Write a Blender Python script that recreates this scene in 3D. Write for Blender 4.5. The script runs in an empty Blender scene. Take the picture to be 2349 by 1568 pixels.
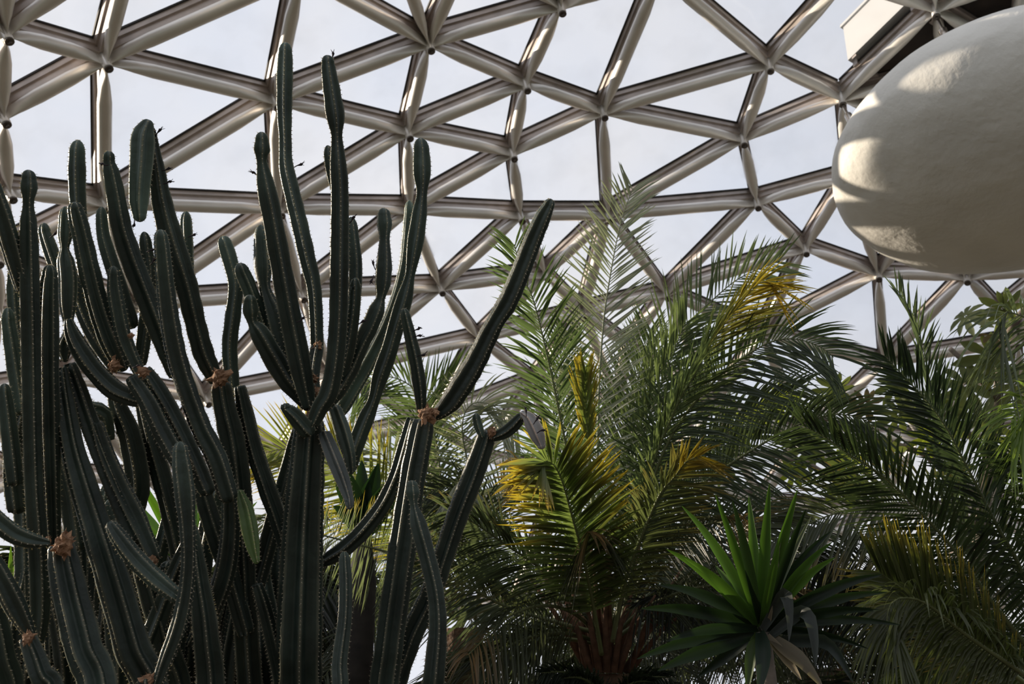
import bpy, bmesh, math, random
from mathutils import Vector, Matrix, Quaternion
from math import sin, cos, pi, radians, sqrt

random.seed(7)
scn = bpy.context.scene
col = scn.collection

# ------------------------------------------------------------------ camera
LENS, PITCH, CAMZ = 35.0, radians(22.0), 1.5
W, H = 2349.0, 1568.0
FPX = W * LENS / 36.0
CAM = Vector((0, 0, CAMZ))
cd = bpy.data.cameras.new('camera')
cam = bpy.data.objects.new('camera', cd)
col.objects.link(cam)
cam.location = CAM
cam.rotation_euler = (pi / 2 + PITCH, 0, 0)
cd.lens, cd.sensor_width = LENS, 36.0
cd.clip_end = 400
cd.dof.use_dof = True
cd.dof.focus_distance = 4.6
cd.dof.aperture_fstop = 4.0
scn.camera = cam
scn.view_settings.view_transform = 'Standard'
scn.view_settings.look = 'None'
scn.view_settings.exposure = 0.0
scn.view_settings.gamma = 1.0
scn.view_settings.use_curve_mapping = False

# ------------------------------------------------------------------ sky and sun
SUN_AZ, SUN_EL = radians(-66), radians(14)      # azimuth from the view axis (+Y), negative = left
SUN = Vector((sin(SUN_AZ) * cos(SUN_EL), cos(SUN_AZ) * cos(SUN_EL), sin(SUN_EL)))


def nd(nt, t, **kw):
    n = nt.nodes.new(t)
    for k, v in kw.items():
        setattr(n, k, v)
    return n


wd = bpy.data.worlds.new('sky')
scn.world = wd
wd.use_nodes = True
nt = wd.node_tree
nt.nodes.clear()
wo = nd(nt, 'ShaderNodeOutputWorld')
bg = nd(nt, 'ShaderNodeBackground')
tc = nd(nt, 'ShaderNodeTexCoord')
ns = nd(nt, 'ShaderNodeTexNoise')
ns.inputs['Scale'].default_value = 3.2
ns.inputs['Detail'].default_value = 5
rp = nd(nt, 'ShaderNodeValToRGB')
rp.color_ramp.elements[0].position = .36
rp.color_ramp.elements[0].color = (.77, .815, .925, 1)
rp.color_ramp.elements[1].position = .62
rp.color_ramp.elements[1].color = (.885, .882, .915, 1)
# thin cloud is brightest around the sun and falls off smoothly away from it
dt = nd(nt, 'ShaderNodeVectorMath', operation='DOT_PRODUCT')
dt.inputs[1].default_value = SUN
mr = nd(nt, 'ShaderNodeMapRange')
mr.inputs[1].default_value = -1
mr.inputs[2].default_value = 0.62
mr.inputs[3].default_value = .42
mr.inputs[4].default_value = 1.0
mr.interpolation_type = 'SMOOTHSTEP'
nt.links.new(tc.outputs['Generated'], ns.inputs['Vector'])
nt.links.new(tc.outputs['Generated'], dt.inputs[0])
nt.links.new(ns.outputs['Fac'], rp.inputs['Fac'])
nt.links.new(dt.outputs['Value'], mr.inputs[0])
nt.links.new(rp.outputs['Color'], bg.inputs['Color'])
nt.links.new(mr.outputs[0], bg.inputs['Strength'])
nt.links.new(bg.outputs[0], wo.inputs[0])

sl = bpy.data.lights.new('sun', 'SUN')
sl.energy = 7.0
sl.angle = radians(0.7)
sl.color = (1.0, .86, .68)
so = bpy.data.objects.new('sun', sl)
col.objects.link(so)
so.rotation_euler = SUN.to_track_quat('Z', 'Y').to_euler()


# ------------------------------------------------------------------ helpers
def ray(x, y):
    """unit-forward ray (forward component 1) through a place in the photograph"""
    u, v = (x - W / 2) / FPX, (H / 2 - y) / FPX
    return Vector((u, cos(PITCH) - v * sin(PITCH), sin(PITCH) + v * cos(PITCH)))


def P(x, y, d):
    return CAM + ray(x, y) * d


def tag(o, label=None, cat=None, group=None, kind=None):
    if label: o['label'] = label
    if cat: o['category'] = cat
    if group: o['group'] = group
    if kind: o['kind'] = kind
    return o


def empty(name, loc):
    o = bpy.data.objects.new(name, None)
    col.objects.link(o)
    o.location = loc
    o.empty_display_size = .2
    return o


def mixc(a, b, t):
    t = min(max(t, 0), 1)
    return tuple(x + (y - x) * t for x, y in zip(a, b))


class MB:
    """collects vertices and faces for one mesh"""
    def __init__(s):
        s.v, s.f, s.c = [], [], []

    def add(s, vs, fs, cs=None):
        o = len(s.v)
        s.v += [tuple(v) for v in vs]
        s.f += [tuple(i + o for i in f) for f in fs]
        s.c += (cs if cs is not None else [(1, 1, 1)] * len(vs))

    def build(s, name, m, parent=None, smooth=True, color=False):
        me = bpy.data.meshes.new(name)
        off = parent_origin(parent)
        me.from_pydata([(a - off.x, b - off.y, c - off.z) for a, b, c in s.v], [], s.f)
        if color:
            at = me.color_attributes.new('tint', 'FLOAT_COLOR', 'POINT')
            buf = []
            for c in s.c:
                buf += [c[0], c[1], c[2], 1.0]
            at.data.foreach_set('color', buf)
        if smooth:
            me.polygons.foreach_set('use_smooth', [True] * len(me.polygons))
        me.materials.append(m)
        me.update()
        o = bpy.data.objects.new(name, me)
        col.objects.link(o)
        if parent is not None:
            o.parent = parent
        return o


def parent_origin(p):
    o = Vector((0, 0, 0))
    while p is not None:
        o = o + Vector(p.location)
        p = p.parent
    return o


def spline(pts, step):
    """Catmull-Rom through tuples whose first three entries are a position; resampled roughly every step metres"""
    out = []
    n = len(pts)
    for i in range(n - 1):
        p0, p1, p2, p3 = pts[max(i - 1, 0)], pts[i], pts[i + 1], pts[min(i + 2, n - 1)]
        L = sqrt(sum((p2[k] - p1[k]) ** 2 for k in range(3)))
        m = max(2, int(math.ceil(L / step)))
        for j in range(m):
            t = j / m
            q = []
            for k in range(len(p1)):
                a, b, c, d = p0[k], p1[k], p2[k], p3[k]
                q.append(.5 * (2 * b + (c - a) * t + (2 * a - 5 * b + 4 * c - d) * t * t + (3 * b - a - 3 * c + d) * t ** 3))
            out.append(q)
    out.append(list(pts[-1]))
    return out


def frames(ps, up=Vector((0, -1, 0.01))):
    """parallel-transported frames along a list of positions"""
    T = []
    for i in range(len(ps)):
        a, b = ps[max(i - 1, 0)], ps[min(i + 1, len(ps) - 1)]
        t = (b - a)
        T.append(t.normalized() if t.length > 1e-9 else (T[-1] if T else Vector((0, 0, 1))))
    u = up - T[0] * up.dot(T[0])
    if u.length < 1e-3:
        u = Vector((1, 0, 0)) - T[0] * T[0].x
    u.normalize()
    U = [u]
    for i in range(1, len(ps)):
        u = U[-1] - T[i] * U[-1].dot(T[i])
        u.normalize()
        U.append(u)
    return T, U


def tube(mb, ps, rs, seg=8, c=(1, 1, 1), cap=True):
    T, U = frames(ps)
    vs, fs = [], []
    for p, t, u, r in zip(ps, T, U, rs):
        b = t.cross(u)
        for k in range(seg):
            a = 2 * pi * k / seg
            vs.append(p + (u * cos(a) + b * sin(a)) * r)
    for i in range(len(ps) - 1):
        for k in range(seg):
            k2 = (k + 1) % seg
            fs.append((i * seg + k, i * seg + k2, (i + 1) * seg + k2, (i + 1) * seg + k))
    if cap:
        fs.append(tuple(range(seg))[::-1])
        fs.append(tuple((len(ps) - 1) * seg + k for k in range(seg)))
    mb.add(vs, fs, [c] * len(vs))


def box(mb, o, ax, ay, az):
    """box centred on o with half-axes ax, ay, az"""
    vs = [o + ax * i + ay * j + az * k for i in (-1, 1) for j in (-1, 1) for k in (-1, 1)]
    fs = [(0, 1, 3, 2), (4, 6, 7, 5), (0, 4, 5, 1), (2, 3, 7, 6), (0, 2, 6, 4), (1, 5, 7, 3)]
    mb.add(vs, fs)


# ------------------------------------------------------------------ materials
def mat(name, base, rough=.5, metal=0., bump=None, vary=None, attr=False, transl=0., spec=.5, coat=0.):
    m = bpy.data.materials.new(name)
    m.use_nodes = True
    nt = m.node_tree
    b = nt.nodes['Principled BSDF']
    out = nt.nodes['Material Output']
    b.inputs['Roughness'].default_value = rough
    b.inputs['Metallic'].default_value = metal
    b.inputs['Specular IOR Level'].default_value = spec
    b.inputs['Coat Weight'].default_value = coat
    b.inputs['Base Color'].default_value = (*base, 1)
    src = None
    if attr:
        a = nd(nt, 'ShaderNodeAttribute', attribute_name='tint')
        src = a.outputs['Color']
    tcn = nd(nt, 'ShaderNodeTexCoord')
    if vary:
        sc, amt = vary
        n = nd(nt, 'ShaderNodeTexNoise')
        n.inputs['Scale'].default_value = sc
        n.inputs['Detail'].default_value = 6
        nt.links.new(tcn.outputs['Object'], n.inputs['Vector'])
        r = nd(nt, 'ShaderNodeMapRange')
        r.inputs[1].default_value, r.inputs[2].default_value = .3, .7
        r.inputs[3].default_value, r.inputs[4].default_value = 1 - amt, 1 + amt
        nt.links.new(n.outputs['Fac'], r.inputs[0])
        mx = nd(nt, 'ShaderNodeMix', data_type='RGBA', blend_type='MULTIPLY')
        mx.inputs[0].default_value = 1
        if src is not None: nt.links.new(src, mx.inputs[6])
        else: mx.inputs[6].default_value = (*base, 1)
        nt.links.new(r.outputs[0], mx.inputs[7])
        src = mx.outputs[2]
    if src is not None:
        nt.links.new(src, b.inputs['Base Color'])
    if bump:
        sc, st = bump[:2]
        n = nd(nt, 'ShaderNodeTexNoise')
        n.inputs['Scale'].default_value = sc
        n.inputs['Detail'].default_value = 8
        nt.links.new(tcn.outputs['Object'], n.inputs['Vector'])
        bp = nd(nt, 'ShaderNodeBump')
        bp.inputs['Strength'].default_value = st
        bp.inputs['Distance'].default_value = bump[2] if len(bump) > 2 else .03
        nt.links.new(n.outputs['Fac'], bp.inputs['Height'])
        nt.links.new(bp.outputs[0], b.inputs['Normal'])
    if transl > 0:
        t = nd(nt, 'ShaderNodeBsdfTranslucent')
        if src is not None:
            g = nd(nt, 'ShaderNodeMix', data_type='RGBA', blend_type='MULTIPLY')
            g.inputs[0].default_value = 1
            nt.links.new(src, g.inputs[6])
            g.inputs[7].default_value = (1.35, 1.45, .75, 1)
            nt.links.new(g.outputs[2], t.inputs['Color'])
        else:
            t.inputs['Color'].default_value = (base[0] * 1.35, base[1] * 1.45, base[2] * .75, 1)
        ms = nd(nt, 'ShaderNodeMixShader')
        ms.inputs[0].default_value = transl
        nt.links.new(b.outputs[0], ms.inputs[1])
        nt.links.new(t.outputs[0], ms.inputs[2])
        nt.links.new(ms.outputs[0], out.inputs['Surface'])
    return m


M = {}
M['alu'] = mat('satin_aluminium', (.92, .89, .85), rough=.42, metal=.5, vary=(2.5, .06))
M['bar'] = mat('bronze_glazing_bar', (.50, .435, .40), rough=.42, metal=.3, vary=(6, .15))
M['gasket'] = mat('black_gasket', (.03, .026, .024), rough=.7)
M['bolt'] = mat('dark_bolt', (.16, .14, .125), rough=.45, metal=.8)
M['steel'] = mat('steel_rod', (.55, .50, .45), rough=.3, metal=1.)
M['darkpanel'] = mat('dark_roof_panel', (.030, .020, .015), rough=.6, vary=(4, .5), bump=(8, .2))
M['plaster'] = mat('white_plaster', (.82, .80, .745), rough=.75, vary=(1.3, .06), bump=(2.6, .6, .07))
M['whitebox'] = mat('white_enclosure', (.52, .52, .52), rough=.6)
M['cactus'] = mat('cactus_skin', (.03, .05, .04), rough=.42, attr=True, vary=(9, .28), bump=(30, .12), spec=.35)
M['spine'] = mat('pale_areoles', (.62, .54, .43), rough=.8, transl=.25)
M['scar'] = mat('dry_scar', (.30, .17, .095), rough=.9, vary=(30, .45), bump=(60, .6))
M['dryflower'] = mat('dried_flower', (.020, .012, .016), rough=.8)
M['leaf'] = mat('palm_leaflet', (.05, .09, .03), rough=.38, attr=True, transl=.42, spec=.5)
M['rachis'] = mat('palm_rachis', (.22, .23, .09), rough=.5, attr=True)
M['trunk'] = mat('palm_trunk', (.12, .07, .04), rough=.95, vary=(12, .5), bump=(25, 1.0))
M['fibre'] = mat('brown_fibre', (.16, .085, .05), rough=.95, vary=(20, .4))
M['yucca'] = mat('yucca_blade', (.03, .1, .02), rough=.42, attr=True, transl=.34, spec=.28)
M['broad'] = mat('lobed_leaf', (.06, .09, .03), rough=.5, attr=True, transl=.40)
M['soil'] = mat('dry_soil', (.085, .065, .046), rough=1, vary=(3, .5), bump=(12, 1.0))
M['concrete'] = mat('grey_concrete', (.16, .15, .14), rough=.9, vary=(2, .2))
M['lawn'] = mat('outside_ground', (.05, .07, .035), rough=1, vary=(.4, .3))
M['darkstem'] = mat('dark_stem', (.022, .018, .014), rough=.9, vary=(14, .4))
M['bark'] = mat('grey_bark', (.20, .165, .13), rough=.9, vary=(10, .3), bump=(20, .5))

# acrylic panes: clear sheet with a Fresnel gloss
m = bpy.data.materials.new('acrylic_pane')
m.use_nodes = True
nt = m.node_tree
nt.nodes.remove(nt.nodes['Principled BSDF'])
tr = nd(nt, 'ShaderNodeBsdfTransparent')
tr.inputs[0].default_value = (.975, .98, .985, 1)
gl = nd(nt, 'ShaderNodeBsdfGlossy')
gl.inputs['Roughness'].default_value = .06
fr = nd(nt, 'ShaderNodeFresnel')
fr.inputs[0].default_value = 1.3
ms = nd(nt, 'ShaderNodeMixShader')
nt.links.new(fr.outputs[0], ms.inputs[0])
nt.links.new(tr.outputs[0], ms.inputs[1])
nt.links.new(gl.outputs[0], ms.inputs[2])
# faint dust on the sheet
df = nd(nt, 'ShaderNodeBsdfDiffuse')
df.inputs[0].default_value = (.8, .79, .77, 1)
dn = nd(nt, 'ShaderNodeTexNoise')
dn.inputs['Scale'].default_value = 1.7
dn.inputs['Detail'].default_value = 7
dr = nd(nt, 'ShaderNodeMapRange')
dr.inputs[1].default_value, dr.inputs[2].default_value = .45, .8
dr.inputs[3].default_value, dr.inputs[4].default_value = .02, .11
tcn = nd(nt, 'ShaderNodeTexCoord')
nt.links.new(tcn.outputs['Object'], dn.inputs['Vector'])
nt.links.new(dn.outputs['Fac'], dr.inputs[0])
ms2 = nd(nt, 'ShaderNodeMixShader')
nt.links.new(dr.outputs[0], ms2.inputs[0])
nt.links.new(ms.outputs[0], ms2.inputs[1])
nt.links.new(df.outputs[0], ms2.inputs[2])
nt.links.new(ms2.outputs[0], nt.nodes['Material Output'].inputs['Surface'])
M['pane'] = m

# ------------------------------------------------------------------ the dome
R = 17.0
C = CAM + Vector((.20, .40, -.42)) * R


def on_dome(x, y, r=R):
    d = ray(x, y).normalized()
    q = C - CAM
    b = d.dot(q)
    return CAM + d * (b + sqrt(max(b * b - (q.dot(q) - r * r), 0)))


ND = {'a1': (10, 72), 'a2': (240, 137), 'a3': (630, 230), 'a4': (935, 302), 'a5': (1175, 350), 'b1': (5, 265), 'c1': (20, 440),
      'c2': (240, 465), 'c3': (640, 480), 'c4': (940, 482), 'c5': (1194, 494), 'c6': (1395, 494), 'd1': (983, 99), 'd2': (1205, 192),
      'd3': (1383, 255), 'd4': (1704, 318), 'd5': (1764, 147), 'd6': (1930, 224), 'd7': (1285, 13), 'd8': (2145, 20), 'e1': (1736, 464),
      'e2': (1847, 570), 'e3': (2014, 628), 'e4': (2217, 635), 'f0': (691, 674), 'f1': (1010, 660), 'f2': (1252, 629), 'f3': (1528, 672),
      'g0': (760, 857), 'g1': (1100, 778), 'g2': (1338, 718), 'g3': (1442, 795), 'g4': (1745, 765), 'g5': (2028, 833), 'h1': (985, 968),
      'h2': (1225, 875), 'h0': (472, 915),
      # beyond the upper edge and behind the plaster pod
      't0': (25, -160), 't1': (310, -130), 't2': (690, -60), 't3': (1075, -110), 't4': (1515, -60), 't5': (1940, -45), 't6': (2140, -190),
      't7': (2345, -55), 't8': (2330, 135), 'd9': (2175, 170), 'e25': (1946, 408), 'e35': (2125, 490), 'e36': (2190, 330), 'e37': (2350, 400),
      'e5': (2410, 620), 'u1': (520, -260), 'u2': (860, -260), 'u3': (1290, -230), 'u4': (1740, -230), 'u5': (2450, -260), 'u6': (2540, 40),
      'u7': (2540, 300), 'u8': (2590, 560),
      # lower rings
      'k1': (320, 700), 'k2': (0, 715), 'k3': (-10, 590), 'k4': (150, 868), 'k5': (-40, 900), 'g6': (2292, 715), 'g7': (2335, 782),
      'm1': (650, 1045), 'm2': (330, 1100), 'm3': (60, 1090), 'm4': (1110, 1052), 'm5': (1420, 930), 'm6': (1640, 930), 'm7': (1850, 1000),
      'm8': (2108, 1004), 'm9': (2350, 985), 'n5': (1010, 1190), 'n6': (1280, 1090), 'n7': (1520, 1085), 'n8': (1745, 1150),
      'n9': (2000, 1180), 'n10': (2260, 1170), 'l1': (-230, 120), 'l2': (-230, 380), 'l3': (-260, 650), 'l4': (-260, 960), 'l5': (-200, -150),
      'l6': (-220, 1220), 'r1': (2520, 830), 'r2': (2560, 1060)}
ED = ("a1-a2 a1-b1 a2-b1 a2-c2 a2-a3 a3-c2 a3-c3 a3-d1 a3-a4 a4-d1 a4-d2 a4-a5 a4-c4 a4-c3 a5-d2 a5-d3 a5-c5 a5-c4 d1-d2 d1-d7 d2-d7 d2-d3 "
      "d3-d5 d3-d4 d3-c6 d4-d5 d4-d6 d4-e1 d4-c6 d5-d6 d6-d8 b1-c1 c1-c2 c2-c3 c3-c4 c4-c5 c5-c6 c6-e1 e1-e2 e2-e3 e3-e4 c3-f0 c4-f0 c4-f1 "
      "c5-f1 c5-f2 c6-f2 c6-f3 e1-f3 e2-f3 f0-f1 f1-f2 f1-g0 f1-g1 f2-g1 f2-g2 g1-g2 g2-f3 g2-g3 f3-g3 f3-g4 e2-g4 e3-g4 e3-g5 e4-g5 g4-g5 "
      "g1-g0 g1-h1 g0-h1 h1-h2 g2-h2 f0-g0 t0-a1 a2-t1 a2-t2 a3-t2 d1-t2 d1-t3 d7-t3 d7-t4 d3-t4 d5-t4 d5-t5 d8-t5 d8-t6 d8-t7 d8-t8 d6-d9 "
      "d6-e25 e1-e25 e2-e25 e3-e35 e4-e35 d8-d9 c3-k1 f0-k1 c2-k1 k1-k2 k1-h0 c2-k3 c1-k3 k2-k3 h0-g0 h0-m1 m1-h1 h1-m4 h2-m4 e4-g6 g6-g7 "
      "g5-g7 g5-m8 g5-m7 g4-m6 h0-k4 k4-k2 k1-k4 t1-a1 t1-t2")
BLOCK = {('a1', 'c1'), ('c1', 'a2'), ('b1', 'c2'), ('a5', 'c6'), ('c5', 'd3'), ('d2', 't4'), ('d3', 'd7'), ('d4', 'e25'), ('d6', 'e1'),
         ('e4', 'g7'), ('d5', 'u4'), ('d5', 't6'), ('g5', 'g6'), ('d5', 'd8'), ('d6', 't5')}
ED = [tuple(e.split('-')) for e in ED.split()]


def crosses(p, q, r, s):
    def o(a, b, c): return (b[0] - a[0]) * (c[1] - a[1]) - (b[1] - a[1]) * (c[0] - a[0])
    return o(p, q, r) * o(p, q, s) < -1e-6 and o(r, s, p) * o(r, s, q) < -1e-6


for k in range(7):                                  # one more ring towards the base on each side
    ND['z%d' % k] = (-230 + 470 * k, 1370 + 25 * (k % 2))
names = list(ND)
cand = []
for i, a in enumerate(names):
    for b in names[i + 1:]:
        if (a, b) in ED or (b, a) in ED or (a, b) in BLOCK or (b, a) in BLOCK:
            continue
        L = math.dist(ND[a], ND[b])
        if L < 560:
            cand.append((L, a, b))
cand.sort()
KNOWN = set('a1 a2 a3 a4 a5 b1 c2 c3 c4 c5 c6 d1 d2 d3 d4 d5 d6 e1 e2 e3 f1 f2 f3'.split())
for L, a, b in cand:
    if a in KNOWN and b in KNOWN:
        continue
    if any(crosses(ND[a], ND[b], ND[c], ND[d]) for c, d in ED if len({a, b, c, d}) == 4):
        continue
    # no sliver: the new strut may not hug an existing one
    bad = False
    for c, d in ED:
        for s, t1, t2 in ((a, b, None), (b, a, None)):
            if s in (c, d):
                o = d if s == c else c
                v1 = (ND[t1][0] - ND[s][0], ND[t1][1] - ND[s][1])
                v2 = (ND[o][0] - ND[s][0], ND[o][1] - ND[s][1])
                cs = (v1[0] * v2[0] + v1[1] * v2[1]) / (math.hypot(*v1) * math.hypot(*v2))
                if cs > .94: bad = True
    if not bad:
        ED.append((a, b))
N3 = {k: on_dome(*v) for k, v in ND.items()}

ceiling = empty('ceiling', C)
tag(ceiling, 'geodesic dome of aluminium tubes with clear acrylic panes', kind='structure')

TR = .086


def strut(a, b):
    A, B = N3[a], N3[b]
    n = ((A + B) / 2 - C).normalized()
    t = (B - A).normalized()
    s = t.cross(n).normalized()
    n = s.cross(t).normalized()
    L = (B - A).length
    mb = MB()
    # round tube whose ends are flattened into tall thin blades at the hubs
    e = min(.55, L * .32)
    stn = [(.035, .10, 1.25), (.035 + e * .25, .34, 1.2), (.035 + e * .55, .72, 1.1), (.035 + e, 1., 1.)]
    stn = stn + [(L - x, w_, h_) for x, w_, h_ in reversed(stn)]
    vs, fs, seg = [], [], 20
    for x, w_, h_ in stn:
        for k in range(seg):
            an = 2 * pi * k / seg
            vs.append(A + t * x + s * (cos(an) * TR * w_) + n * (sin(an) * TR * h_))
    for i in range(len(stn) - 1):
        for k in range(seg):
            k2 = (k + 1) % seg
            fs.append((i * seg + k, i * seg + k2, (i + 1) * seg + k2, (i + 1) * seg + k))
    fs += [tuple(range(seg))[::-1], tuple((len(stn) - 1) * seg + k for k in range(seg))]
    mb.add(vs, fs)
    mb.build('strut', M['alu'], ceiling)
    # extruded glazing bar on the outer side of the tube, a narrow web, a wider head, then the gasket
    mid = (A + B) / 2
    hl = L / 2 - .05
    mb = MB()
    box(mb, mid + n * (TR + .045), t * hl, s * .046, n * .06)
    box(mb, mid + n * (TR + .150), t * hl, s * .070, n * .045)
    bar = mb.build('glazing_bar', M['bar'], ceiling, smooth=False)
    mb = MB()
    box(mb, mid + n * (TR + .213), t * (hl - .02), s * .084, n * .017)
    mb.build('gasket', M['gasket'], bar, smooth=False)


for a, b in ED:
    strut(a, b)

for k, p in N3.items():
    n = (p - C).normalized()
    mb = MB()
    tube(mb, [p - n * .165, p - n * .15, p + n * .24], [.048, .056, .056], 14)
    h = mb.build('hub', M['alu'], ceiling)
    mb = MB()
    tube(mb, [p - n * .195, p - n * .19, p - n * .167], [.036, .052, .052], 12)
    tube(mb, [p - n * .23, p - n * .192], [.022, .022], 6)
    mb.build('bolt', M['bolt'], h, smooth=False)

# faces of the planar strut graph -> panes
adj = {k: [] for k in ND}
for a, b in ED:
    adj[a].append(b)
    adj[b].append(a)
for k in adj:
    adj[k].sort(key=lambda o: math.atan2(ND[o][1] - ND[k][1], ND[o][0] - ND[k][0]))
seen = set()
faces = []
for a in adj:
    for b in adj[a]:
        if (a, b) in seen: continue
        f, u, v = [], a, b
        while (u, v) not in seen:
            seen.add((u, v))
            f.append(u)
            i = adj[v].index(u)
            u, v = v, adj[v][(i - 1) % len(adj[v])]
        ar = sum(ND[f[i]][0] * ND[f[(i + 1) % len(f)]][1] - ND[f[(i + 1) % len(f)]][0] * ND[f[i]][1] for i in range(len(f))) / 2
        if 3 <= len(f) <= 6 and ar > 0:
            faces.append(f)
if len(faces) < 40:
    faces = []
    raise RuntimeError('pane winding')


def opaque(f):
    x = sum(ND[k][0] for k in f) / len(f)
    y = sum(ND[k][1] for k in f) / len(f)
    # the service panels under the crown of the dome, right of the strut d6-d8
    return (y < 300 and (x - 1930) * (20 - 224) - (y - 224) * (2145 - 1930) < 0 and x > 1960) or (x > 2145 and y < 60)


for f in faces:
    pts = [N3[k] for k in f]
    ctr = sum(pts, Vector()) / len(pts)
    n = (ctr - C).normalized()
    off = TR + .20
    mb = MB()
    m_ = len(pts) * 6
    per = []
    for i, p in enumerate(pts):
        q = pts[(i + 1) % len(pts)]
        for j in range(6):
            per.append(p.lerp(q, j / 6) + n * off)
    dark = opaque(f)
    rise = 0.02 if dark else .20
    vs, fs = [], []
    cc = ctr + n * off
    rings = [(.99, 0), (.97, .25), (.9, .55), (.75, .8), (.5, .94), (.25, .99)]
    for s_, h_ in rings:
        for p in per:
            vs.append(cc + (p - cc) * s_ + n * rise * h_)
    vs.append(cc + n * rise)
    for i in range(len(rings) - 1):
        for k in range(m_):
            k2 = (k + 1) % m_
            fs.append((i * m_ + k, i * m_ + k2, (i + 1) * m_ + k2, (i + 1) * m_ + k))
    e0 = (len(rings) - 1) * m_
    for k in range(m_):
        fs.append((e0 + k, e0 + (k + 1) % m_, len(vs) - 1))
    mb.add(vs, fs)
    if dark:
        o = mb.build('roof_panel', M['darkpanel'], ceiling, smooth=False)
    else:
        o = mb.build('pane', M['pane'], ceiling)

# ground, ring wall and the land outside
mb = MB()
cx, cy = C.x, C.y
RB = 15.75
NS = 96
vs = [Vector((cx, cy, 0))] + [Vector((cx + RB * cos(2 * pi * k / NS), cy + RB * sin(2 * pi * k / NS), 0)) for k in range(NS)]
mb.add(vs, [(0, k + 1, (k + 1) % NS + 1) for k in range(NS)])
tag(mb.build('floor', M['soil'], smooth=False), 'dark planting soil covering the floor of the dome', kind='structure')
mb = MB()
vs, fs = [], []
for k in range(NS):
    c_, s_ = cos(2 * pi * k / NS), sin(2 * pi * k / NS)
    for r_, z_ in ((RB, -.2), (RB, .8), (RB + .35, .8), (RB + .35, -.2)):
        vs.append(Vector((cx + r_ * c_, cy + r_ * s_, z_)))
for k in range(NS):
    k2 = (k + 1) % NS
    for j in range(4):
        j2 = (j + 1) % 4
        fs.append((k * 4 + j, k * 4 + j2, k2 * 4 + j2, k2 * 4 + j))
mb.add(vs, fs)
tag(mb.build('wall_base', M['concrete'], smooth=False), 'low concrete ring wall carrying the foot of the dome', kind='structure')
mb = MB()
vs, fs = [], []
for k in range(48):
    c_, s_ = cos(2 * pi * k / 48), sin(2 * pi * k / 48)
    for r_ in (RB + .3, 150):
        vs.append(Vector((cx + r_ * c_, cy + r_ * s_, -.1)))
for k in range(48):
    k2 = (k + 1) % 48
    fs.append((2 * k, 2 * k + 1, 2 * k2 + 1, 2 * k2))
mb.add(vs, fs)
tag(mb.build('ground', M['lawn'], smooth=False), 'open ground around the outside of the dome', kind='structure')

POD_H = 1.0
# ------------------------------------------------------------------ white plaster pod hung under the crown
POD_C, POD_R, POD_ROT = P(2334, 347.5, 12.6), (2.276, 2.162, POD_H), (radians(-12.29), radians(-.22), 0)
pod = empty('ventilation_pod', POD_C)
tag(pod, 'large smooth white plaster egg-shaped pod hung under the dome at right', 'pod')
mb = MB()
rot = Matrix.Rotation(POD_ROT[1], 3, 'Y') @ Matrix.Rotation(POD_ROT[0], 3, 'X')
from mathutils import noise as mnoise
NU, NV = 96, 64
vs, fs = [], []
for j in range(1, NV):
    ph = -pi / 2 + pi * j / NV
    for i in range(NU):
        th = 2 * pi * i / NU
        q = Vector((cos(ph) * cos(th), cos(ph) * sin(th), sin(ph)))
        q = q * (1 + .012 * mnoise.noise(q * 2.2) + .005 * mnoise.noise(q * 6))
        vs.append(POD_C + rot @ Vector((q.x * POD_R[0], q.y * POD_R[1], q.z * POD_R[2])))
for j in range(NV - 2):
    for i in range(NU):
        i2 = (i + 1) % NU
        fs.append((j * NU + i, j * NU + i2, (j + 1) * NU + i2, (j + 1) * NU + i))
vs += [POD_C + rot @ Vector((0, 0, -POD_R[2])), POD_C + rot @ Vector((0, 0, POD_R[2]))]
for i in range(NU):
    fs.append((i, len(vs) - 2, (i + 1) % NU))
    fs.append(((NV - 2) * NU + i, (NV - 2) * NU + (i + 1) % NU, len(vs) - 1))
mb.add(vs, fs)
mb.build('shell', M['plaster'], pod)
for hub, tgt in (('d8', (2200, 150)), ('d6', (1985, 340))):
    p0 = N3[hub] - (N3[hub] - C).normalized() * .2
    # foot of the rod: walk towards a point inside the pod, stop at its skin
    p1 = P(tgt[0], tgt[1], 13.1)
    d = (p1 - p0)
    mb = MB()
    tube(mb, [p0, p1], [.022, .022], 10)
    rod = mb.build('suspension_rod', M['steel'], pod)
    mb = MB()
    a_, b_ = p0 + d * .22, p0 + d * .48
    tube(mb, [a_, a_ + d * .03, b_ - d * .03, b_], [.03, .055, .055, .03], 12)
    mb.build('turnbuckle', M['steel'], rod)

# white box standing on the outside of the dome
bc = on_dome(2040, 42, R + .85)
bn = (bc - C).normalized()
bt = (N3['d8'] - N3['d6'])
bt = (bt - bn * bt.dot(bn)).normalized()
bs = bn.cross(bt)
vb = empty('rooftop_unit', bc - bn * .4)
tag(vb, 'white boxy unit standing outside on the dome, seen through a pane above the pod', 'roof unit')
mb = MB()
box(mb, bc, bt * .66, bs * .22, bn * .42)
mb.build('casing', M['whitebox'], vb, smooth=False)
mb = MB()
box(mb, bc + bn * .45, bt * .69, bs * .25, bn * .03)
mb.build('lid', M['whitebox'], vb, smooth=False)
for sx in (-1, 1):
    for sy in (-1, 1):
        mb = MB()
        box(mb, bc - bn * .53 + bt * .55 * sx + bs * .17 * sy, bt * .04, bs * .04, bn * .12)
        mb.build('foot', M['bar'], vb, smooth=False)

# ------------------------------------------------------------------ cacti
GREEN = (.033, .049, .039)


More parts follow.
